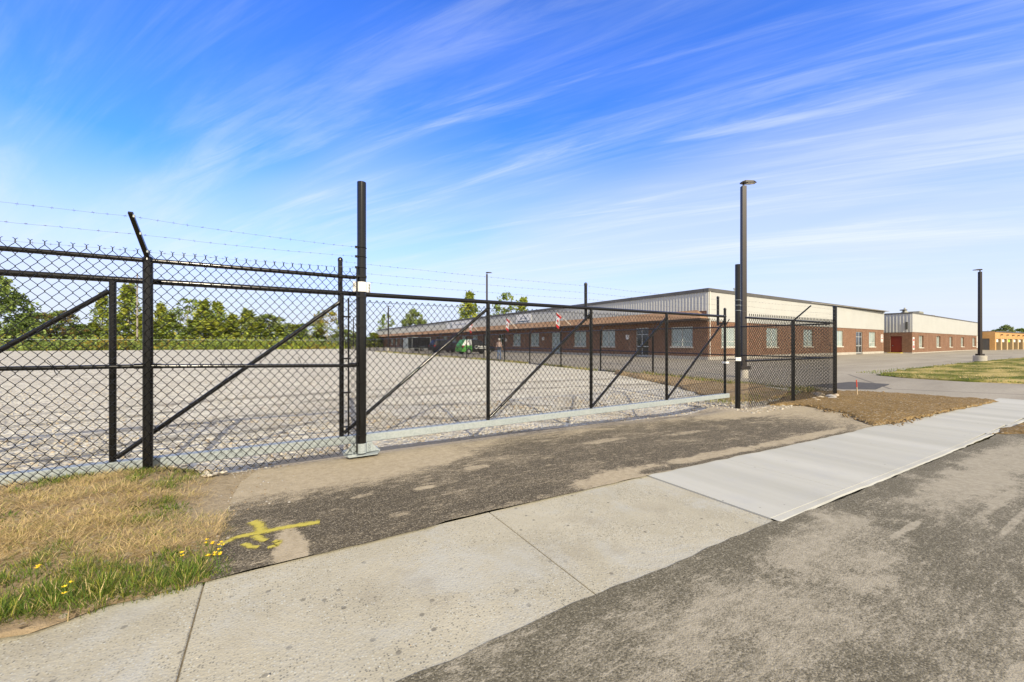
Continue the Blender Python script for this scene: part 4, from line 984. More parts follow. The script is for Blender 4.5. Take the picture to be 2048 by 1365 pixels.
B3 = thing('storage_building', (128.5, 19.26, 0.1), 'low orange brick unit building with row of columns and signs at the far right', 'building')
W3 = Wall((128.5, 19.26), (1, -0.02), (-0.02, -1)); W3L = Wall((128.5, 19.26), (0, 1), (-1, 0))
mb = MB(); W3.wall(mb, 0, 40, 2.45, 3.85, [], 0.1)
W3.wall(mb, 0, 0.9, 0.0, 2.45, [])
mb.build('wall', M_brick3, B3)
for k in range(8):
    mb = MB(); u = 4.6 + 5.1 * k
    for (nn, uu0, uu1) in ((0.02, u, u + 1.0),):
        W3.box(mb, uu0, uu1, 0.0, 2.45, -0.8, 0.02)
    mb.build('column', M_brick3, B3)
    mb = MB(); W3.box(mb, u - 3.3, u - 0.8, 1.75, 2.4, -0.3, -0.22); mb.build('sign_board', M_green if k == 2 else M_signw, B3)
    mb = MB(); W3.box(mb, u - 3.6, u - 1.6, 0.0, 1.7, -2.2, -2.15); mb.build('door', M_dark, B3)
    mb = MB(); W3.box(mb, u - 0.2, u + 0.2, 3.2, 3.4, 0.02, 0.3); mb.build('wall_lamp', M_bronze, B3)
mb = MB(); W3.wall(mb, 0, 40, 0, 2.45, [], 0.1); bk = mb
for i in range(len(bk.v)): bk.v[i] = (bk.v[i][0], bk.v[i][1] + 2.3, bk.v[i][2])
bk.build('rear_wall', M_brick, B3)
mb = MB(); W3L.wall(mb, 0, 14, 0.0, 3.95, [(0.75, 2.0, 0, 2.5)], 0.2); mb.build('wall', M_brick3, B3)
mb = MB(); W3L.quad(mb, 0.75, 2.0, 0, 2.5, -0.18); mb.build('garage_door', plain('garage_grey', (0.14, 0.14, 0.14), 0.6), B3)
mb = MB(); W3.box(mb, 0.0, 40, 3.85, 4.05, -10, 0.15); mb.build('roof', M_fascia, B3)

# ------------------------------------------------------------------ lamp posts
def local(mb, name, mats, par, smooth=False):
    o = mb.build(name, mats, None, smooth); o.parent = par; return o
def lamp_post(x, y, h, label, rot=0.0, base=(0.32, 0.6), w=0.085):
    th = thing('lamp_post', (x, y, terr(x, y)), label, 'lamp post', 'parking lot lamp posts'); th.rotation_euler.z = math.radians(rot)
    mb = MB(); mb.lathe((0, 0, -0.2), [(base[0], 0), (base[0], base[1] + 0.17), (base[0] - 0.03, base[1] + 0.2)], 20); local(mb, 'concrete_base', M_found, th, True)
    mb = MB(); mb.box((-w * 2, -w * 2, base[1]), (w * 2, w * 2, base[1] + 0.16)); local(mb, 'base_cover', M_bronze, th)
    mb = MB(); s0, s1 = w, w * 0.92
    mb.hexa([(-s0, -s0, base[1] + 0.1), (s0, -s0, base[1] + 0.1), (s0, s0, base[1] + 0.1), (-s0, s0, base[1] + 0.1), (-s1, -s1, h - 0.2), (s1, -s1, h - 0.2), (s1, s1, h - 0.2), (-s1, s1, h - 0.2)])
    local(mb, 'pole', M_bronze, th)
    mb = MB(); mb.tube([(0, 0, h - 0.2), (0, 0, h - 0.05)], 0.04, 10)
    prof = [(-0.12, -0.10, 0.05), (0.02, -0.16, 0.09), (0.38, -0.17, 0.075), (0.56, -0.10, 0.02)]
    for (x0, y0, t0), (x1, y1, t1) in zip(prof[:-1], prof[1:]):
        mb.hexa([(x0, y0, h - 0.06), (x1, y1, h - 0.06), (x1, -y1, h - 0.06), (x0, -y0, h - 0.06), (x0, y0, h - 0.06 + t0), (x1, y1, h - 0.06 + t1), (x1, -y1, h - 0.06 + t1), (x0, -y0, h - 0.06 + t0)])
    hd = local(mb, 'lamp_head', M_bronze, th)
    mb = MB(); mb.box((0.15, -0.11, h - 0.068), (0.5, 0.11, h - 0.061)); o = local(mb, 'lens', M_white, hd)
    return th
lamp_post(18.92, 10.42, 9.15, 'tall dark bronze lamp post rising right behind the catch post', -31, base=(0.2, 0.4), w=0.105)
lamp_post(54.0, 8.96, 8.2, 'dark lamp post on round concrete base at the lawn edge', 149, base=(0.43, 0.55), w=0.10)
lamp_post(20.0, 38.4, 9.0, 'dark lamp post in front of long building, head above the gate rail', -31, w=0.10)
lamp_post(16.9, 68.2, 7.6, 'thin distant lamp post near the far end of long building', 15)
lamp_post(17.2, 103.0, 7.6, 'faint farthest lamp post seen between gate upright and big post', 15)

# utility pole and power line
up = thing('utility_pole', (-27.5, 129.0, 0.1), 'tall thin wooden utility pole with crossarms rising above left trees', 'utility pole')
mb = MB(); mb.tube([(-27.5, 129, 0), (-27.5, 129, 18.2)], [0.2, 0.13], 8); mb.build('pole', plain('weathered_pole', (0.30, 0.27, 0.24), 0.9), up)
for zz, ln in ((16.4, 1.4), (14.9, 1.8)):
    mb = MB(); mb.box((-27.5 - ln, 128.8, zz), (-27.5 + ln, 128.95, zz + 0.15)); mb.build('crossarm', M_bronze, up)
mb = MB(); mb.tube([(60 + 7 * k, 62 - 1.0 * k, 10.2 - 0.25 * math.sin(k * 0.3)) for k in range(20)], 0.035, 4)
tag(mb.build('power_line', M_black), 'thin dark power line crossing the sky over the second building', 'power line')

# ------------------------------------------------------------------ vehicles
M_tyre = plain('tyre_rubber', (0.015, 0.015, 0.016), 0.85); M_rim = plain('wheel_alloy', (0.55, 0.56, 0.57), 0.35, 0.7)
M_carglass = plain('car_glass', (0.02, 0.022, 0.025), 0.15, spec=0.4)
M_tail = plain('tail_lamp_red', (0.35, 0.02, 0.015), 0.3)
M_headl = plain('headlamp_lens', (0.7, 0.72, 0.74), 0.15)
M_cgreen = plain('lime_green_car_paint', (0.10, 0.36, 0.06), 0.35); M_cblack = plain('black_car_paint', (0.010, 0.010, 0.011), 0.3, spec=0.4); M_cwhite = plain('white_car_wrap', (0.78, 0.80, 0.78), 0.35)
M_cgrey = plain('dark_plum_car_paint', (0.016, 0.013, 0.017), 0.3, 0.0, spec=0.4)
def wheel(par, x, y, r=0.32, w=0.2):
    mb = MB(); prof = [(r * 0.62, -w / 2), (r * 0.94, -w / 2), (r, -w / 2 + 0.03), (r, w / 2 - 0.03), (r * 0.94, w / 2), (r * 0.62, w / 2)]
    mb.lathe((0, 0, 0), prof, 24); mb.v = [(x + a, y + c, r + b) for a, b, c in mb.v]
    wh = local(mb, 'wheel', M_tyre, par, True)
    mb = MB(); s = -1 if y < 0 else 1
    mb.lathe((0, 0, 0), [(r * 0.15, 0), (r * 0.6, 0.0)], 20)
    mb.v = [(x + a, y + s * (w / 2 + 0.004), r + b) for a, b, c in mb.v]
    for k in range(5):
        a = k * 2 * math.pi / 5; mb.tube([(x, y + s * (w / 2 + 0.012), r), (x + r * .55 * math.cos(a), y + s * (w / 2 + 0.012), r + r * .55 * math.sin(a))], 0.03, 5)
    rm = local(mb, 'rim', M_rim, wh)
def car(name, loc, rot, label, secs, glass, mats, bodymat, wheels, W0=0.86, W1=0.66, tail=True):
    """secs: (x, zbottom, zbelt, zroof); x = 0 is the rear"""
    th = thing(name, loc, label, 'car'); th.rotation_euler.z = math.radians(rot)
    mb = MB(); gl = MB()
    def ring(sx):
        x, zb, zm, zr = sx; k = 0.0 if zr <= zm + 1e-3 else 1.0
        wt = W1 if k else W0 * 0.93
        return [(x, -W0 * 0.96, zb), (x, -W0, (zb + zm) / 2), (x, -W0 * 0.96, zm), (x, -wt, zr), (x, -wt * 0.6, zr + 0.035), (x, wt * 0.6, zr + 0.035), (x, wt, zr), (x, W0 * 0.96, zm), (x, W0, (zb + zm) / 2), (x, W0 * 0.96, zb)]
    R = [ring(q) for q in secs]
    for i in range(len(R) - 1):
        m = bodymat(0.5 * (secs[i][0] + secs[i + 1][0]))
        for j in range(9):
            mm = m[1] if j in (2, 6) else (m[2] if j in (3, 4, 5) else m[0])
            mb.face([R[i][j], R[i + 1][j], R[i + 1][j + 1], R[i][j + 1]], mm)
        mb.face([R[i][9], R[i + 1][9], R[i + 1][0], R[i][0]], m[0])
    mb.face(R[0], bodymat(0)[0]); mb.face(R[-1][::-1], bodymat(secs[-1][0])[0])
    local(mb, 'body', mats, th, True)
    def lerp_at(x):
        for a, b in zip(secs[:-1], secs[1:]):
            if a[0] <= x <= b[0]:
                f = (x - a[0]) / (b[0] - a[0]); return [a[k] + (b[k] - a[k]) * f for k in range(4)]
    for (x0, x1, x2, x3) in glass:      # side glass trapezoid: bottom x0..x1, top x2..x3
        for s in (-1, 1):
            g = MB(); z0 = lerp_at(x0)[2] + 0.05; zt = min(lerp_at(x2)[3], lerp_at(x3)[3]) - 0.06
            def yy(z, x): q = lerp_at(x); f = (z - q[2]) / max(1e-3, q[3] - q[2]); return s * (W0 * 0.96 + (W1 - W0 * 0.96) * f + 0.008)
            g.face([(x0, yy(z0, x0), z0), (x1, yy(z0, x1), z0), (x3, yy(zt, x3), zt), (x2, yy(zt, x2), zt)]); local(g, 'window', M_carglass, th)
    for (x, yv) in wheels: wheel(th, x, yv); wheel(th, x, -yv)
    x0 = secs[0][0]; zb = secs[0][2]
    for s in (-1, 1):
        g = MB(); g.hexa([(x0 - 0.012, s * 0.66, zb - 0.2), (x0 - 0.012, s * 0.86, zb - 0.2), (x0 + 0.16, s * 0.868, zb - 0.17), (x0 + 0.16, s * 0.66, zb - 0.17), (x0 - 0.012, s * 0.66, zb + 0.02), (x0 - 0.012, s * 0.86, zb + 0.02), (x0 + 0.16, s * 0.868, zb + 0.0), (x0 + 0.16, s * 0.66, zb + 0.0)]); local(g, 'tail_light', M_tail, th)
        xe, _, zm, _ = secs[-1]; g = MB(); g.box((xe - 0.05, s * 0.7 - 0.14, zm - 0.2), (xe + 0.012, s * 0.7 + 0.14, zm - 0.06)); local(g, 'headlight', M_headl, th)
    g = MB(); g.box((x0 - 0.06, -0.8, 0.32), (x0, 0.8, 0.5)); local(g, 'bumper', mats[0], th)
    return th
hatch = [(0.0, 0.32, 0.92, 0.93), (0.12, 0.28, 0.95, 1.12), (0.42, 0.26, 0.96, 1.52), (1.1, 0.24, 0.95, 1.58), (1.9, 0.24, 0.94, 1.58), (2.35, 0.24, 0.93, 1.46), (3.0, 0.24, 0.92, 0.94), (3.7, 0.26, 0.84, 0.85), (3.98, 0.34, 0.68, 0.69)]
g1 = car('hatchback_car', (19.75, 45.3, terr(22, 47)), 4, 'green and black hatchback with white side lettering, parked nose to the building', hatch,
    [(1.32, 1.98, 1.32, 1.95), (2.05, 2.85, 2.05, 2.42)], [M_cgreen, M_cwhite, M_cblack], lambda x: (0, 1, 0) if x < 1.0 else (2, 2, 2), [(0.72, 0.80), (3.2, 0.80)])
mb = MB(); mb.tube([(1.62 + 0.17 * math.cos(a), -0.868, 0.78 + 0.17 * math.sin(a)) for a in [k * math.pi / 10 for k in range(20)]], 0.03, 5, closed=True); local(mb, 'round_emblem', M_cwhite, g1)
for (x0, wd, hh_) in [(1.88 + 0.125 * k, 0.09, h) for k, h in enumerate((0.22, .15, .15, .22, .15, .15, .20, .15))]:
    mb = MB(); mb.box((x0, -0.872, 0.70), (x0 + wd, -0.862, 0.70 + hh_)); local(mb, 'lettering', M_cwhite, g1)
mb = MB(); mb.box((1.88, -0.872, 0.60), (2.86, -0.862, 0.65)); local(mb, 'stripe', M_cwhite, g1)
suv = [(0.0, 0.36, 1.0, 1.02), (0.1, 0.32, 1.03, 1.25), (0.4, 0.30, 1.04, 1.66), (1.6, 0.28, 1.03, 1.72), (2.5, 0.28, 1.02, 1.62), (3.25, 0.28, 1.0, 1.03), (4.2, 0.3, 0.92, 0.94), (4.5, 0.38, 0.75, 0.76)]
pc1 = car('parked_car', (19.6, 54.7, terr(22, 57)), 6, 'dark plum car with red tail lights parked beside the black trailer', suv, [(0.55, 1.25, 0.6, 1.25), (1.35, 2.1, 1.35, 2.1), (2.2, 3.0, 2.2, 2.5)], [M_cgrey], lambda x: (0, 0, 0), [(0.85, 0.82), (3.6, 0.82)])
sedan = [(0.0, 0.34, 0.92, 0.93), (0.7, 0.28, 0.96, 0.98), (1.3, 0.26, 0.95, 1.42), (2.2, 0.25, 0.94, 1.46), (2.6, 0.25, 0.93, 1.38), (3.3, 0.25, 0.91, 0.93), (4.3, 0.28, 0.82, 0.83), (4.6, 0.36, 0.66, 0.67)]
pc2 = car('parked_car', (22.7, 57.6, terr(22, 52)), 3, 'black sedan parked between the green hatchback and the dark plum car', sedan, [(1.15, 1.85, 1.35, 1.85), (1.95, 3.0, 1.95, 2.55)], [M_cblack], lambda x: (0, 0, 0), [(0.9, 0.8), (3.75, 0.8)])
pc1.scale = (1.08,) * 3; pc2.scale = (1.05,) * 3; g1.scale = (1.15,) * 3
tr = thing('cargo_trailer', (20.0, 66.5, 0.15), 'black enclosed cargo trailer with silver trim by the building', 'trailer'); tr.rotation_euler.z = math.radians(8)
mb = MB(); mb.box((0, -0.95, 0.5), (3.4, 0.95, 2.35)); local(mb, 'body', M_cblack, tr)
mb = MB()
for y in (-0.97, 0.95):
    mb.box((-0.02, y, 2.3), (3.42, y + 0.02, 2.38)); mb.box((-0.02, y, 0.46), (3.42, y + 0.02, 0.54)); mb.box((-0.03, y, 0.54), (0.05, y + 0.02, 2.3)); mb.box((3.35, y, 0.54), (3.43, y + 0.02, 2.3))
local(mb, 'trim', M_galv, tr)
for y in (-1.06, 1.06): wheel(tr, 1.7, y, 0.34)
mb = MB(); mb.box((1.25, -1.2, 0.72), (2.15, -0.97, 0.76)); mb.box((1.25, 0.97, 0.72), (2.15, 1.2, 0.76)); local(mb, 'fender', M_galv, tr)
mb = MB(); mb.tube([(3.4, -0.5, 0.48), (4.6, 0, 0.5)], 0.04, 6); mb.tube([(3.4, 0.5, 0.48), (4.6, 0, 0.5)], 0.04, 6); mb.tube([(4.45, 0, 0.0), (4.45, 0, 0.6)], 0.04, 6); local(mb, 'tongue', M_galv, tr)
mb = MB(); mb.box((-0.75, -0.9, 0.45), (-0.7, 0.9, 2.2)); mb.box((-0.7, -0.9, 0.45), (0, -0.86, 0.5)); mb.box((-0.7, 0.86, 0.45), (0, 0.9, 0.5)); local(mb, 'ramp_gate', M_galv, tr)

# ------------------------------------------------------------------ person by the boundary fence
def person(loc, rot, label):
    th = thing('person', loc, label, 'person'); th.rotation_euler.z = math.radians(rot)
    J = {}; E_ = []
    def add(n, p, r, par=None):
        J[n] = (len(J), p, r)
        if par: E_.append((J[par][0], J[n][0]))
    add('pelvis', (0, 0, 0.93), (0.165, 0.12))
    add('waist', (0, 0.0, 1.08), (0.15, 0.11), 'pelvis'); add('chest', (0, 0.0, 1.28), (0.175, 0.12), 'waist'); add('shoulder', (0, -0.01, 1.40), (0.13, 0.085), 'chest')
    add('neck', (0, 0.0, 1.47), (0.055, 0.055), 'shoulder'); add('jaw', (0, 0.02, 1.535), (0.07, 0.075), 'neck'); add('head', (0, 0.01, 1.62), (0.078, 0.095), 'jaw'); add('crown', (0, 0.0, 1.69), (0.055, 0.065), 'head')
    for s, nm in ((-1, 'l'), (1, 'r')):
        add('hip' + nm, (s * 0.09, 0, 0.86), (0.09, 0.095), 'pelvis'); add('knee' + nm, (s * 0.10, 0.03 * s, 0.48), (0.06, 0.065), 'hip' + nm); add('calf' + nm, (s * 0.105, 0.01 * s, 0.33), (0.055, 0.06), 'knee' + nm)
        add('ank' + nm, (s * 0.11, -0.01, 0.09), (0.042, 0.045), 'calf' + nm); add('toe' + nm, (s * 0.125, 0.15, 0.035), (0.042, 0.03), 'ank' + nm)
        add('sh' + nm, (s * 0.185, -0.01, 1.375), (0.06, 0.06), 'shoulder'); add('el' + nm, (s * 0.235, -0.03, 1.10), (0.042, 0.042), 'sh' + nm); add('wr' + nm, (s * 0.22, 0.10, 0.90), (0.028, 0.03), 'el' + nm); add('palm' + nm, (s * 0.215, 0.135, 0.84), (0.02, 0.036), 'wr' + nm)
        for k in range(4):
            yk = 0.105 + 0.021 * k + 0.02
            add(f'f{nm}{k}a', (s * 0.21, yk, 0.80), (0.009, 0.009), 'palm' + nm); add(f'f{nm}{k}b', (s * 0.195, yk + 0.006, 0.765 + 0.006 * abs(k - 1.5)), (0.007, 0.007), f'f{nm}{k}a')
        add(f'th{nm}a', (s * 0.20, 0.175, 0.845), (0.010, 0.010), 'palm' + nm); add(f'th{nm}b', (s * 0.192, 0.19, 0.81), (0.008, 0.008), f'th{nm}a')
    me = bpy.data.meshes.new('body_skin'); me.from_pydata([v[1] for v in J.values()], E_, [])
    o = bpy.data.objects.new('tmp', me); C.objects.link(o)
    md = o.modifiers.new('s', 'SKIN'); sv = me.skin_vertices[0].data
    for (i, p, r) in J.values(): sv[i].radius = r; sv[i].use_root = (i == 0)
    sb = o.modifiers.new('d', 'SUBSURF'); sb.levels = 2; sb.render_levels = 2
    dg = bpy.context.evaluated_depsgraph_get(); m2 = bpy.data.meshes.new_from_object(o.evaluated_get(dg)); bpy.data.objects.remove(o)
    m2.name = 'body'
    m2.materials.clear()
    for m in (plain('skin', (0.50, 0.31, 0.22), 0.6), plain('pale_pink_shirt', (0.52, 0.38, 0.34), 0.9, var=0.1), plain('slate_jacket', (0.06, 0.075, 0.10), 0.9, var=0.2), plain('blue_denim', (0.14, 0.20, 0.33), 0.9, var=0.25, vscale=15), plain('dark_shoe', (0.05, 0.045, 0.04), 0.7)): m2.materials.append(m)
    for f in m2.polygons:
        c = f.center; a = abs(c.x)
        k = 0
        if c.z > 1.46: k = 0
        elif a > 0.165 and c.z < 1.15 and c.z > 0.7: k = 0
        elif c.z > 1.06: k = 1
        elif c.z > 0.80: k = 2
        elif c.z > 0.085: k = 3
        else: k = 4
        f.material_index = k; f.use_smooth = True
    b = bpy.data.objects.new('body', m2); C.objects.link(b); b.parent = th
    mb = MB()
    for k in range(1, 6):
        pass
    mb.lathe((0, -0.012, 1.60), [(0.092, 0.0), (0.10, 0.05), (0.092, 0.10), (0.06, 0.135), (0.02, 0.148)], 16); local(mb, 'hair', plain('light_grey_hair', (0.42, 0.40, 0.37), 0.9), th, True)
    mb = MB(); mb.tube([(0, 0.098, 1.63), (0, 0.122, 1.585), (0, 0.10, 1.575)], [0.010, 0.015, 0.010], 8); local(mb, 'nose', m2.materials[0], th, True)
    for s in (-1, 1):
        mb = MB(); mb.lathe((s * 0.032, 0.098, 1.615), [(0.004, 0), (0.012, 0.006), (0.012, 0.012), (0.004, 0.018)], 8); local(mb, 'eye', M_dark, th, True)
        mb = MB(); mb.lathe((s * 0.088, 0.0, 1.58), [(0.006, 0), (0.018, 0.02), (0.018, 0.045), (0.006, 0.06)], 8); local(mb, 'ear', m2.materials[0], th, True)
    mb = MB(); mb.tube([(-0.025, 0.097, 1.545), (0, 0.102, 1.543), (0.025, 0.097, 1.545)], 0.006, 6); local(mb, 'mouth', plain('lip', (0.35, 0.14, 0.12), 0.6), th, True)
person((15.75, 28.1, terr(15.7, 28)), -60, 'person in pale shirt and blue jeans standing behind the boundary fence')

# survey stake
st = thing('survey_stake', (15.62, 5.1, terr(15.6, 5.1)), 'thin wooden survey stake with orange-red painted top stuck in brown soil', 'stake')
def lean(z): return (15.62 - 0.11 * z, 5.1 + 0.02 * z, terr(15.6, 5.1) + 0.03 + z)
def bar(mb, z0, z1, w):
    a, b = lean(z0), lean(z1); mb.hexa([(a[0] - w, a[1] - w * .5, a[2]), (a[0] + w, a[1] - w * .5, a[2]), (a[0] + w, a[1] + w * .5, a[2]), (a[0] - w, a[1] + w * .5, a[2]), (b[0] - w, b[1] - w * .5, b[2]), (b[0] + w, b[1] - w * .5, b[2]), (b[0] + w, b[1] + w * .5, b[2]), (b[0] - w, b[1] + w * .5, b[2])])
mb = MB(); bar(mb, -0.15, 0.27, 0.015); mb.build('shaft', plain('raw_lath', (0.62, 0.48, 0.30), 0.8, var=0.1), st)
mb = MB(); bar(mb, 0.27, 0.50, 0.0165); mb.build('painted_top', plain('marker_red', (0.66, 0.07, 0.03), 0.6), st)

# ------------------------------------------------------------------ stones
rnd = random.Random(4)
OCT = np.array([(1, 0, 0), (-1, 0, 0), (0, 1, 0), (0, -1, 0), (0, 0, 1), (0, 0, -1)], float)
OCF = np.array([(0, 2, 4), (2, 1, 4), (1, 3, 4), (3, 0, 4), (2, 0, 5), (1, 2, 5), (3, 1, 5), (0, 3, 5)])
def stones(name, items, mats, label):
    rg = np.random.RandomState(7); V = []; F = []; MI = []
    for i, (x, y, z, s) in enumerate(items):
        q = OCT * (1 + rg.uniform(-.35, .35, (6, 3))) * s * np.array([rg.uniform(.8, 1.4), rg.uniform(.7, 1.2), rg.uniform(.45, .8)])
        q = q + rg.uniform(-.2, .2, (6, 3)) * s
        a = rg.uniform(0, 6.28); ca, sa = math.cos(a), math.sin(a)
        q = np.stack([q[:, 0] * ca - q[:, 1] * sa, q[:, 0] * sa + q[:, 1] * ca, q[:, 2]], 1)
        V.append(q + np.array([x, y, z + s * 0.15])); F.append(OCF + 6 * i); MI += [rg.randint(len(mats))] * 8
    o = np_mesh(name, np.concatenate(V), np.concatenate(F), mats, MI)
    return tag(o, label, 'gravel', kind='stuff')
M_s1 = plain('limestone_light', (0.50, 0.465, 0.395), 0.9, var=0.15, vscale=30); M_s2 = plain('limestone_grey', (0.38, 0.36, 0.33), 0.9, var=0.2, vscale=30); M_s3 = plain('stone_tan', (0.46, 0.38, 0.28), 0.9, var=0.2, vscale=30)
its = []
for _ in range(6500):
    y = 5.85 + 3.6 * rnd.random() ** 1.5; x = rnd.uniform(-4.5, 10.5)
    if mnoise.noise((x * 0.9, y * 0.9, 7)) < -0.1 or (y < 6.3 and 0.1 < x < 9.6): continue
    its.append((x, y, terr(x, y), 0.014 + 0.026 * rnd.random() ** 2))
for _ in range(17000):
    y = 5.85 + 13 * rnd.random() ** 1.8; x = rnd.uniform(-6.5 - (y - 5) * 0.35, 14.3)
    if y > 9 and x > 12: continue
    if y < 6.3 and 0.1 < x < 9.6: continue
    s = 0.010 + 0.020 * rnd.random() ** 2.5
    if mnoise.noise((x * 0.7, y * 0.7, 3)) < -0.25: continue
    its.append((x, y, terr(x, y), s))
for _ in range(260): x, y = rnd.gauss(-0.1, 0.6), rnd.uniform(4.55, 5.7); its.append((x, y, terr(x, y) + 0.012, 0.004 + 0.014 * rnd.random() ** 4))
for _ in range(260):
    a = rnd.uniform(0, 6.28); r = 0.08 + 0.25 * rnd.random(); x, y = 1.02 + r * 1.3 * math.cos(a), 5.36 + r * 0.7 * math.sin(a); its.append((x, y, terr(x, y) + 0.02, 0.003 + 0.009 * rnd.random() ** 3))
for _ in range(130):
    a = rnd.uniform(0, 6.28); r = 0.06 + 0.3 * rnd.random(); x, y = -0.75 + r * math.cos(a), 5.42 + r * 0.5 * math.sin(a); its.append((x, y, terr(x, y) + 0.09, 0.012 + 0.022 * rnd.random() ** 2))
for _ in range(120): x = rnd.uniform(-2.3, -1.3); its.append((x, 5.52 + 0.05 * rnd.random(), 0.13, 0.015 + 0.025 * rnd.random()))
for _ in range(1500): x, y = rnd.uniform(9.6, 15.0), rnd.uniform(5.0, 6.9); its.append((x, y, terr(x, y) + 0.02, 0.012 + 0.035 * rnd.random() ** 2))
for _ in range(900): x, y = rnd.uniform(-0.3, 10.5), rnd.uniform(3.15, 5.6); its.append((x, y, terr(x, y) + 0.012, 0.003 + 0.010 * rnd.random() ** 4))
for _ in range(900): x, y = rnd.uniform(0.2, 11), rnd.uniform(-0.5, 1.72); its.append((x, y, terr(x, y) + 0.007, 0.002 + 0.008 * rnd.random() ** 4))
for _ in range(60): x, y = rnd.uniform(-1, 3.6), rnd.uniform(1.85, 3.05); its.append((x, y, terr(x, y) + 0.031, 0.002 + 0.006 * rnd.random() ** 3))
stones('loose_gravel', its, [M_s1, M_s1, M_s2, M_s3], 'loose crushed stone scattered over the lot and asphalt')
its = []
for _ in range(2600):
    x = rnd.uniform(10.4, 17.2); y = rnd.uniform(2.75, 5.6)
    if x < 11.7 and y > 3.3 + (x - 10.4) * 1.2: continue
    its.append((x, y, terr(x, y) + 0.055, 0.012 + 0.03 * rnd.random() ** 2))
M_clod = plain('soil_clod', (0.24, 0.165, 0.08), 1.0, var=0.35, vscale=25)
o = stones('soil_clods', its, [M_clod], 'brown crumbly soil clods on the bare patch')
its = []
for _ in range(900):
    x = rnd.gauss(-0.22, 0.24); y = rnd.uniform(3.5, 5.7)
    if y < 4.2 and x > -0.25: continue
    its.append((x, y, terr(x, y) + 0.022, 0.003 + 0.016 * rnd.random() ** 2.8))
stones('dirt_clods', its, [M_s2, plain('dirt_clod', (0.27, 0.21, 0.135), 1.0, var=0.3, vscale=25)], 'pale crumbled dirt clods at the edge of the asphalt')
# broken rocks by the right fence
M_rk = plain('broken_rock', (0.42, 0.36, 0.28), 0.95, var=0.3, vscale=14, bump=0.5)
def rock(i, x, y, s, label):
    bm = bmesh.new(); bmesh.ops.create_icosphere(bm, subdivisions=2, radius=s)
    for v in bm.verts:
        n = mnoise.noise(v.co * (1.6 / s) + Vector((i * 7.1, 0, 0))); v.co *= 1 + 0.45 * n; v.co.z *= 0.62; v.co.x *= 1.25
    me = bpy.data.meshes.new('rock'); bm.to_mesh(me); bm.free(); me.materials.append((M_s3, M_s2, M_rk)[i % 3])
    o = bpy.data.objects.new('rock', me); C.objects.link(o); o.location = (x, y, terr(x, y) + s * 0.25 + 0.02); o.rotation_euler.z = i * 1.3
    tag(o, label, 'rock', 'broken rocks under the right fence')
rl = ['pale chunky rock against the corner post foot', 'tan flat rock just left of corner post', 'grey rock in the middle of the fence rubble', 'largest pale rock of the rubble heap', 'tan rock in front of the rubble heap', 'small grey rock at the left of the rubble', 'pale rock behind the rubble heap', 'tan rock close to the fence mid post', 'grey stone lying at the mid post foot', 'pale stone between mid post and rubble heap']
for i, (x, y, s) in enumerate([(14.75, 5.35, .12), (14.3, 5.3, .13), (13.95, 5.45, .11), (14.45, 5.65, .16), (13.9, 5.15, .10), (13.5, 5.4, .09), (14.8, 5.9, .12), (12.9, 5.35, .08), (12.25, 5.3, .07), (13.2, 5.2, .08)]): rock(i, x, y, s, rl[i])

# ------------------------------------------------------------------ grass
def leaf_mat(name, col, rough=0.7, transl=0.25, var=0.3):
    m, t, b = new_mat(name); p = t.pos()
    rnd_ = t.n('ShaderNodeNewGeometry').outputs['Random Per Island']
    c = t.ramp(rnd_, [(0.0, tuple(a * (1 - var) for a in col)), (0.6, col), (1.0, tuple(min(1, a * (1 + var * 1.3)) for a in col))])
    t.set(b.inputs['Base Color'], c); b.inputs['Roughness'].default_value = rough; b.inputs['Specular IOR Level'].default_value = 0.25
    tr_ = t.n('ShaderNodeBsdfTranslucent'); t.links.new(c, tr_.inputs['Color'])
    mx = t.n('ShaderNodeMixShader', ins={'Fac': transl}); t.links.new(b.outputs[0], mx.inputs[1]); t.links.new(tr_.outputs[0], mx.inputs[2])
    out = [n for n in m.node_tree.nodes if n.type == 'OUTPUT_MATERIAL'][0]; t.links.new(mx.outputs[0], out.inputs['Surface'])
    return m
G_dry = leaf_mat('dry_straw', (0.70, 0.55, 0.28)); G_tan = leaf_mat('tan_straw', (0.56, 0.42, 0.21)); G_grn = leaf_mat('green_blade', (0.15, 0.225, 0.03)); G_yg = leaf_mat('yellow_green_blade', (0.34, 0.33, 0.06)); G_dk = leaf_mat('dark_green_blade', (0.07, 0.13, 0.02))
def blades(name, items, mats, label, cat='grass'):
    n = len(items); A = np.array(items, float)  # x y z len width ang lean mat
    x, y, z, L, w, a, le, mi = A.T
    dx, dy = np.cos(a), np.sin(a); sxv, syv = -dy, dx
    rg = np.random.RandomState(3); tw = rg.uniform(-.6, .6, n)
    sxv, syv = np.cos(a + 1.57 + tw), np.sin(a + 1.57 + tw)
    V = np.zeros((n, 6, 3))
    for k, (f, ww) in enumerate(((0, 1.0), (0.55, 0.75), (1.0, 0.12))):
        out = L * le * f ** 1.4; up_ = L * np.sqrt(np.maximum(0.03, 1 - le ** 2)) * f * (1 - 0.25 * le * f)
        cx, cy, cz = x + dx * out, y + dy * out, z + up_
        V[:, 2 * k] = np.stack([cx - sxv * w * ww / 2, cy - syv * w * ww / 2, cz], 1); V[:, 2 * k + 1] = np.stack([cx + sxv * w * ww / 2, cy + syv * w * ww / 2, cz], 1)
    base = (np.arange(n) * 6)[:, None]
    F = np.concatenate([base + np.array([0, 1, 3, 2]), base + np.array([2, 3, 5, 4])], 1).reshape(-1, 4)
    return tag(np_mesh(name, V.reshape(-1, 3), F, mats, np.repeat(mi.astype(int), 2)), label, cat, kind='stuff')
rnd = random.Random(11); its = []
def vz(x, y): return terr(x, y) + 0.008 + max(0.0, verge_h(x, y)) * (1 if y > 3.2 else 0.4)
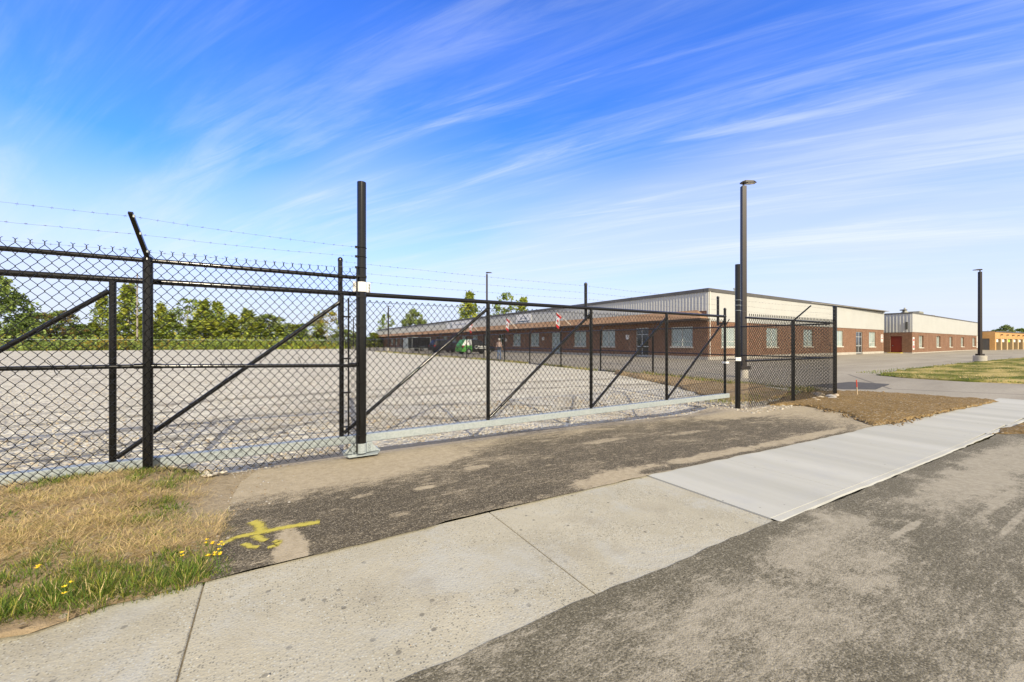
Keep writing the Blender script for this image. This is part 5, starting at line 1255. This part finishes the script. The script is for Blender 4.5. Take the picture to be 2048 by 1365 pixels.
tufts = [(rnd.uniform(-2.8, -0.35), 3.12 + 2.4 * rnd.random() ** 1.3, rnd.random()) for _ in range(820)]
for (tx, ty, tk) in tufts:
    if tx > -0.62 and ty > 4.15: continue
    gp_ = 0.75 * mnoise.noise((tx * 1.9, ty * 1.9, 9.0)) + 0.95 * (1 - sm(3.25, 3.95, ty + 0.25 * (tx + 0.9))) * 1.0 + 0.25 * mnoise.noise((tx * 5, ty * 5, 2)) + (0.45 if (-0.95 < tx < -0.55 and 4.15 < ty < 4.6) else 0) + (0.4 if (-1.25 < tx < -1.0 and ty > 5.0) else 0)
    green = gp_ > 0.24
    nb_ = 70 if green else 85
    for _ in range(nb_):
        r = abs(rnd.gauss(0, 0.055 if green else 0.085)); a = rnd.uniform(0, 6.28); x, y = tx + r * math.cos(a), ty + r * math.sin(a)
        if y < 3.05 or x > -0.27 or y > 5.62: continue
        if green: L = rnd.uniform(0.04, 0.11) * (1.1 if ty < 3.4 else 0.75); m = rnd.choices((2, 3, 4, 0), (5, 2.6, 3.0, 0.9))[0]; le = rnd.uniform(0.3, 0.93)
        else: L = rnd.uniform(0.05, 0.14); m = rnd.choices((0, 1, 3, 2), (5, 2.6, 1.2, 0.5))[0]; le = rnd.uniform(0.72, 0.995)
        its.append((x, y, vz(x, y), L, rnd.uniform(0.0022, 0.0055) if green else rnd.uniform(0.0016, 0.0035), a + rnd.gauss(0, 0.7), le, m))
for _ in range(26000):
    x, y = rnd.uniform(-3.0, -0.34), rnd.uniform(3.12, 5.6)
    if mnoise.noise((x * 2.3, y * 2.3, 4)) < -0.3 or (x > -0.5 and y > 4.2): continue
    its.append((x, y, vz(x, y), rnd.uniform(0.03, 0.10), rnd.uniform(0.0016, 0.003), rnd.uniform(0, 6.28), rnd.uniform(0.8, 0.99), rnd.choices((0, 1, 3), (5, 4, 0.6))[0]))
for _ in range(3500):   # clover and low green edge beside the walk
    x = rnd.uniform(-1.5, -0.22); y = 3.11 + abs(rnd.gauss(0, 0.12))
    its.append((x, y, vz(x, y), rnd.uniform(0.02, 0.06), rnd.uniform(0.004, 0.009), rnd.uniform(0, 6.28), rnd.uniform(0.4, 0.95), rnd.choices((2, 4, 3), (5, 3, 1))[0]))
for (wx, wy, wn) in ((-0.72, 4.42, 60), (-1.13, 5.2, 70), (-1.32, 4.2, 25), (-0.95, 4.5, 22), (-1.7, 4.6, 50), (-1.55, 3.9, 40), (-0.6, 3.55, 70), (-0.9, 3.3, 80), (-1.25, 3.35, 70), (-0.45, 3.3, 60), (-0.65, 3.85, 40)):
    for _ in range(wn):
        r = abs(rnd.gauss(0, 0.07)); a = rnd.uniform(0, 6.28); x, y = wx + r * math.cos(a), wy + r * 0.7 * math.sin(a)
        its.append((x, y, vz(x, y), rnd.uniform(0.03, 0.075), rnd.uniform(0.008, 0.018), a + rnd.gauss(0, 0.8), rnd.uniform(0.6, 0.97), rnd.choices((2, 4, 3), (3, 4, 1))[0]))
blades('verge_grass', its, [G_dry, G_tan, G_grn, G_yg, G_dk], 'dry straw and green grass tufts on the roadside verge')
rnd = random.Random(12); its = []
for _ in range(16000):
    y = 6.0 + 62 * rnd.random() ** 1.5; x = XB + rnd.gauss(-0.12, 0.22)
    d = mnoise.noise((x * 0.8, y * 0.35, 2)) + (0.25 if y < 12 else 0)
    if d < -0.05: continue
    z = terr(x, y) + (0.12 if y < 13 else 0.0); k = 1 + y / 40
    its.append((x, y, z, rnd.uniform(0.06, 0.22), rnd.uniform(0.006, 0.012) * k, rnd.uniform(0, 6.28), rnd.uniform(0.2, 0.9), rnd.choices((0, 1, 2, 3), (2, 1.2, 3, 3))[0]))
for _ in range(2500):
    x = rnd.uniform(10.4, 15.2); y = 6.5 + rnd.gauss(0, 0.3) + (x - 10) * 0.02
    if rnd.random() < 0.4: continue
    its.append((x, y, terr(x, y) + 0.03, rnd.uniform(0.05, 0.16), rnd.uniform(0.005, 0.010), rnd.uniform(0, 6.28), rnd.uniform(0.2, 0.9), rnd.choices((0, 2, 3), (1, 3, 3))[0]))
blades('weeds', its, [G_dry, G_tan, G_grn, G_yg], 'straggly weeds along the foot of the boundary fence', 'weeds')
rnd = random.Random(13); its = []
for _ in range(9000):
    x = 25.7 + 40 * rnd.random() ** 1.7; y = rnd.uniform(2.0, 8.9)
    if x < 27 and (y > 7.6 or x < 25.9): continue
    g = mnoise.noise((x * 0.3, y * 0.8, 5)); edge = y > 8.0 or x < 26.6
    m = rnd.choices((2, 3, 4), (4, 3, 2))[0] if (g < 0.0 or edge) else rnd.choices((0, 1, 3), (4, 2, 2))[0]
    its.append((x, y, terr(x, y) + 0.06, rnd.uniform(0.04, 0.12), rnd.uniform(0.012, 0.03), rnd.uniform(0, 6.28), rnd.uniform(0.2, 0.9), m))
blades('lawn_grass', its, [G_dry, G_tan, G_grn, G_yg, G_dk], 'patchy green and yellow grass on the lawn at right')

# yellow wildflowers
M_petal = plain('yellow_petal', (0.85, 0.58, 0.02), 0.6); M_stem = plain('flower_stem', (0.10, 0.16, 0.03), 0.7)
FLW = [(-0.36, 3.50, 'topmost yellow wildflower cluster at the verge corner'), (-0.31, 3.40, 'yellow wildflower cluster nearest the painted mark'), (-0.345, 3.33, 'yellow wildflower cluster low at the verge corner'), (-0.29, 3.25, 'lowest yellow wildflower cluster at the corner by the asphalt'), (-1.22, 3.58, 'lone yellow wildflower at the far left in tall grass'), (-0.97, 3.22, 'yellow wildflower beside the walk edge, left of the slab joint'), (-0.50, 3.36, 'single small yellow flower in grass behind the slab joint')]
for i, (x, y, lb) in enumerate(FLW):
    rr = random.Random(i); z0 = vz(x, y); th = thing('wildflower', (x, y, z0), lb, 'wildflower', 'yellow wildflowers on the verge')
    stm = MB(); ptl = MB()
    for _ in range(4 if i < 4 else 3):
        a = rr.uniform(0, 6.28); r = rr.uniform(0.005, 0.03); tp = Vector((x + r * math.cos(a), y + r * math.sin(a), z0 + rr.uniform(0.07, 0.12)))
        stm.tube([(x, y, z0), tp], 0.0015, 4)
        for k in range(6):
            b = k * math.pi / 3 + rr.random(); e = 0.010
            c0, c1 = b - 0.45, b + 0.45
            ptl.face([tp, tp + Vector((math.cos(c0) * e, math.sin(c0) * e, 0.006)), tp + Vector((math.cos(b) * e * 1.35, math.sin(b) * e * 1.35, 0.008)), tp + Vector((math.cos(c1) * e, math.sin(c1) * e, 0.006))])
    stm.build('stem', M_stem, th); ptl.build('bloom', M_petal, th)

# ------------------------------------------------------------------ trees
F_pop = leaf_mat('poplar_leaf', (0.30, 0.36, 0.055)); F_pop2 = leaf_mat('poplar_leaf_light', (0.42, 0.44, 0.07)); F_pop3 = leaf_mat('poplar_leaf_deep', (0.20, 0.27, 0.07))
F_dk = leaf_mat('dark_leaf', (0.16, 0.23, 0.065)); F_dk2 = leaf_mat('dark_leaf_mid', (0.26, 0.34, 0.085)); F_rus = leaf_mat('rusty_leaf', (0.24, 0.17, 0.06)); F_wil = leaf_mat('willow_leaf', (0.24, 0.28, 0.11)); F_gold = leaf_mat('golden_leaf', (0.30, 0.24, 0.04))
M_bark = plain('pale_bark', (0.36, 0.33, 0.27), 0.9, var=0.3, vscale=4); M_bark2 = plain('brown_bark', (0.12, 0.09, 0.065), 0.95, var=0.3, vscale=4)
def tree_proto(name, seed, H, R, shape, nclump, nleaf, leaf, mats, wts, bark, z0f=0.12):
    rg = np.random.RandomState(seed); rr = random.Random(seed)
    cl = []
    for i in range(nclump):
        f = rr.random() ** (1.0 if shape == 'poplar' else 0.85); z = H * (z0f + (1 - z0f) * f)
        if shape == 'poplar': rad = R * (1 - f) ** 0.9 * (0.45 + 0.55 * min(1, f * 6)) + 0.1
        elif shape == 'round': rad = R * math.sqrt(max(0.02, 1 - (2 * f - 0.9) ** 2 / 1.25))
        elif shape == 'dense': rad = R * (1 - f ** 2.2) ** 0.6 + 0.2
        else: rad = R * math.sqrt(max(0.03, 1 - (2 * f - 1) ** 2))
        a = rr.uniform(0, 6.28); q = rad * math.sqrt(rr.uniform(0.08, 1.0))
        cs = (0.055 if shape == 'poplar' else 0.075) * H * rr.uniform(0.6, 1.25) * (1 - 0.45 * f)
        cl.append((q * math.cos(a), q * math.sin(a), z, cs, rr.choices(range(len(mats)), wts)[0]))
    if shape == 'poplar':
        for s in range(5): cl.append((rr.gauss(0, R * .12), rr.gauss(0, R * .12), H * (0.86 + 0.035 * s), 0.022 * H, 0))
    cen = []; mi = []; axis = []
    for (x, y, z, cs, m) in cl:
        n = int(nleaf * rr.uniform(0.6, 1.4))
        g = rg.normal(0, 1, (n, 3)) * cs * np.array([0.75, 0.75, 1.15 if shape == 'poplar' else 0.6])
        cen.append(g + np.array([x, y, z])); mi += [m if rr.random() < 0.85 else rr.randrange(len(mats)) for _ in range(n)]
    cen = np.concatenate(cen); keep = cen[:, 2] > 0.25; cen = cen[keep]; mi = np.array(mi)[keep]; n = len(cen)
    u = rg.normal(0, 1, (n, 3)); u /= np.linalg.norm(u, axis=1)[:, None]; w = rg.normal(0, 1, (n, 3)); w -= (w * u).sum(1)[:, None] * u; w /= np.linalg.norm(w, axis=1)[:, None]
    s = leaf * rg.uniform(0.55, 1.35, (n, 1))
    V = np.stack([cen - u * s, cen + w * s * 0.55, cen + u * s, cen - w * s * 0.55], 1).reshape(-1, 3); F = np.arange(n * 4).reshape(n, 4)
    th = thing(name, (0, 0, 0), 'x', 'tree', 'trees beyond the fence')
    mb = MB(); mb.tube([(0, 0, -0.3), (0.05, 0, H * 0.3), (-0.05, 0.05, H * 0.6), (0, 0, H * 0.92)], [H * 0.016, H * 0.012, H * 0.008, 0.02], 8)
    for (x, y, z, cs, m) in cl[::max(1, len(cl) // 16)]:
        zb = max(0.1 * H, z - math.hypot(x, y) * (1.5 if shape == 'poplar' else 0.7) - 0.05 * H); mb.tube([(0, 0, zb), (x * 0.5, y * 0.5, (zb + z) / 2 - 0.01 * H), (x, y, z)], [H * 0.006, H * 0.004, 0.012], 5)
    tk = mb.build('trunk', bark, None, True); tk.parent = th
    cr = np_mesh('crown', V, F, mats, mi); cr.parent = th
    return th
PR = {
 'pa': tree_proto('poplar_tree', 1, 16, 3.0, 'poplar', 60, 46, 0.34, [F_pop, F_pop2, F_pop3], (4, 3, 2), M_bark),
 'pb': tree_proto('poplar_tree', 2, 16, 3.6, 'poplar', 56, 44, 0.36, [F_pop, F_pop2, F_pop3], (4, 2, 3), M_bark),
 'pc': tree_proto('poplar_tree', 5, 16, 2.6, 'poplar', 44, 42, 0.34, [F_pop, F_pop2, F_pop3], (3, 4, 2), M_bark),
 'da': tree_proto('leafy_tree', 3, 16, 6.2, 'dense', 150, 60, 0.36, [F_dk, F_dk2, F_pop3], (4, 4, 1), M_bark2, 0.05),
 'db': tree_proto('leafy_tree', 4, 16, 8.0, 'dense', 150, 55, 0.36, [F_dk, F_dk2, F_rus], (3, 3, 3), M_bark2, 0.06),
 'ro': tree_proto('round_tree', 6, 16, 8.2, 'dense', 150, 50, 0.38, [F_wil, F_dk2, F_pop3], (5, 2, 2), M_bark2, 0.05),
 'go': tree_proto('small_tree', 7, 16, 6.0, 'round', 40, 44, 0.42, [F_gold, F_pop, F_dk2], (4, 4, 2), M_bark, 0.42),
 'sp': tree_proto('sparse_tree', 8, 16, 5.0, 'round', 34, 40, 0.38, [F_pop3, F_dk2, F_pop], (4, 3, 2), M_bark, 0.25),
}
used = set()
SY, CY = math.sin(math.radians(YAW)), math.cos(math.radians(YAW))
# distance along the view axis, offset to the side, height, width factor, kind, label  (survey of the tree line)
TREES = [
 (92, -118.7, 16.5, 0.99, 'da', 'big dark green tree cut by the left edge of the photo'),
 (98, -119.3, 8.5, 0.93, 'da', 'dark tree leaning out right of the big left edge tree'),
 (112, -131.5, 9.6, 1.22, 'db', 'broad dark olive tree behind the lowest part of the long brace'),
 (112, -125.9, 10.2, 1.14, 'db', 'dark tree with rusty crown just left of the utility pole'),
 (115, -124.2, 6.8, 1.65, 'da', 'low dark green tree at the foot of the utility pole'),
 (122, -124.9, 16.3, 1.19, 'pb', 'tall airy poplar left of the black gate upright at far left'),
 (123, -117.9, 18.7, 1.43, 'pa', 'tallest poplar between the left gate upright and the fence post'),
 (121, -111.3, 10.2, 2.44, 'pc', 'shorter poplar half hidden by the thick left fence post'),
 (124, -108.8, 13.3, 1.64, 'pc', 'slim poplar with two tips right of the left fence post'),
 (122, -103.5, 10.3, 2.02, 'pb', 'low wide poplar next to the twin-tipped one'),
 (126, -102.2, 15.2, 1.16, 'sp', 'thin sparse tree with open feathery top in the poplar row'),
 (123, -94.7, 14.0, 1.79, 'pa', 'leaning poplar just right of the feathery sparse tree'),
 (124, -91.0, 13.9, 1.60, 'pb', 'full poplar at the centre of the left poplar row'),
 (123, -85.8, 10.0, 2.53, 'pc', 'short poplar in the dip right of the full central poplar'),
 (122, -80.5, 11.2, 2.35, 'pa', 'pointed poplar left of the round grey-green tree'),
 (124, -75.3, 10.1, 1.67, 'ro', 'round grey-green willow-like tree right of the poplars'),
 (126, -68.7, 7.2, 3.66, 'pb', 'small bushy tree at the right foot of the round tree'),
 (128, -65.6, 7.7, 2.01, 'sp', 'loose small tree below the middle gate brace'),
 (120, -55.4, 11.1, 1.14, 'go', 'single golden green tree with bare forked trunk near the gate end'),
 (124, -51.8, 5.6, 1.89, 'ro', 'rounded shrubby tree just left of the big gate post'),
 (128, -49.3, 4.7, 5.96, 'pb', 'bright yellow-green bush seen behind the big gate post'),
 (130, -45.3, 4.8, 4.94, 'pb', 'bright bush right of the big gate post'),
 (132, -42.7, 3.4, 2.61, 'ro', 'dull green bush at the far corner of long building'),
 (172, -54.2, 13.8, 0.93, 'sp', 'small tree above the far left end of building roof'),
 (172, -42.1, 15.6, 0.84, 'ro', 'rounded tree above roof left of the middle lamp post'),
 (120, -12.9, 16.2, 1.57, 'pa', 'tall poplar above roof just left of the middle lamp post'),
 (120, -2.1, 16.4, 0.84, 'sp', 'wispy tree above roof right of the middle lamp post'),
 (121, 3.2, 14.9, 1.30, 'pb', 'poplar behind roof, rightmost of those above the gate'),
 (130, 160.6, 7.2, 0.78, 'ro', 'dark round tree behind the orange unit building roof'),
 (132, 160.7, 6.0, 1.81, 'da', 'low dark tree behind roof just left of the dark round tree'),
 (132, 168.5, 6.2, 1.92, 'da', 'dark shrub above orange building at the right edge'),
 (118, -116.8, 9.4, 2.40, 'pb', 'bushy poplar filling the gap behind the left gate upright'),
 (118, -124.0, 7.3, 2.95, 'pb', 'low bright poplar just right of the utility pole foot'),
 (118, -105.9, 7.8, 3.11, 'pb', 'low bushy poplar at the foot of the twin-tipped poplar'),
 (118, -93.5, 8.1, 3.37, 'pb', 'low bushy poplar at the foot of the feathery tree'),
 (117, -87.6, 7.8, 4.84, 'pc', 'yellow-green low poplar below the full central poplar'),
 (117, -83.2, 7.2, 4.55, 'pa', 'low poplar in front of the dip in the row'),
 (117, -74.4, 7.5, 3.64, 'pb', 'low poplar at the left foot of the round grey-green tree'),
 (119, -68.7, 6.3, 3.63, 'pb', 'low green poplar at the front foot of round tree'),
 (124, -60.1, 5.0, 5.19, 'pb', 'low bush left of the golden forked tree'),
]
rnd = random.Random(5)
for (d, o_, h, wf, kd, lb) in TREES:
    X = d * SY + o_ * CY; Y = d * CY - o_ * SY
    src = PR[kd]; th = src if kd not in used else copy_tree(src)
    used.add(kd)
    th.location = (X, Y, 0.0); k = h / 16.0; th.scale = (k * wf * 1.0, k * wf * 1.0, k); th.rotation_euler.z = rnd.uniform(0, 6.28); th['label'] = lb
# undergrowth along the far edge of the lot
rg = np.random.RandomState(9); cen = []; mi = []
for i in range(420):
    f = rg.rand(); X = 24 - 120 * f; Y = 101.8 + 0.0762 * (15.1 - X) + 1.5 + 9 * rg.rand() ** 1.4
    if X > 16: Y += 38
    hh_ = 0.6 + 1.9 * rg.rand() ** 2; n = 70
    c = rg.normal(0, 1, (n, 3)) * np.array([1.5, 1.2, hh_ * 0.42]) + np.array([X, Y, hh_ * 0.62]); cen.append(c[c[:, 2] > 0.05])
    m = (2 if X < -18 else 0) if rg.rand() < 0.5 else rg.randint(1, 4); mi += [m] * len(cen[-1])
cen = np.concatenate(cen); n = len(cen); u = rg.normal(0, 1, (n, 3)); u /= np.linalg.norm(u, axis=1)[:, None]; w = rg.normal(0, 1, (n, 3)); w -= (w * u).sum(1)[:, None] * u; w /= np.linalg.norm(w, axis=1)[:, None]
s = 0.28 * rg.uniform(0.6, 1.4, (n, 1))
V = np.stack([cen - u * s, cen + w * s * 0.6, cen + u * s, cen - w * s * 0.6], 1).reshape(-1, 3)
tag(np_mesh('undergrowth', V, np.arange(n * 4).reshape(n, 4), [F_pop, F_pop3, F_dk2, F_gold], mi), 'green undergrowth along the far fence', 'undergrowth', kind='stuff')
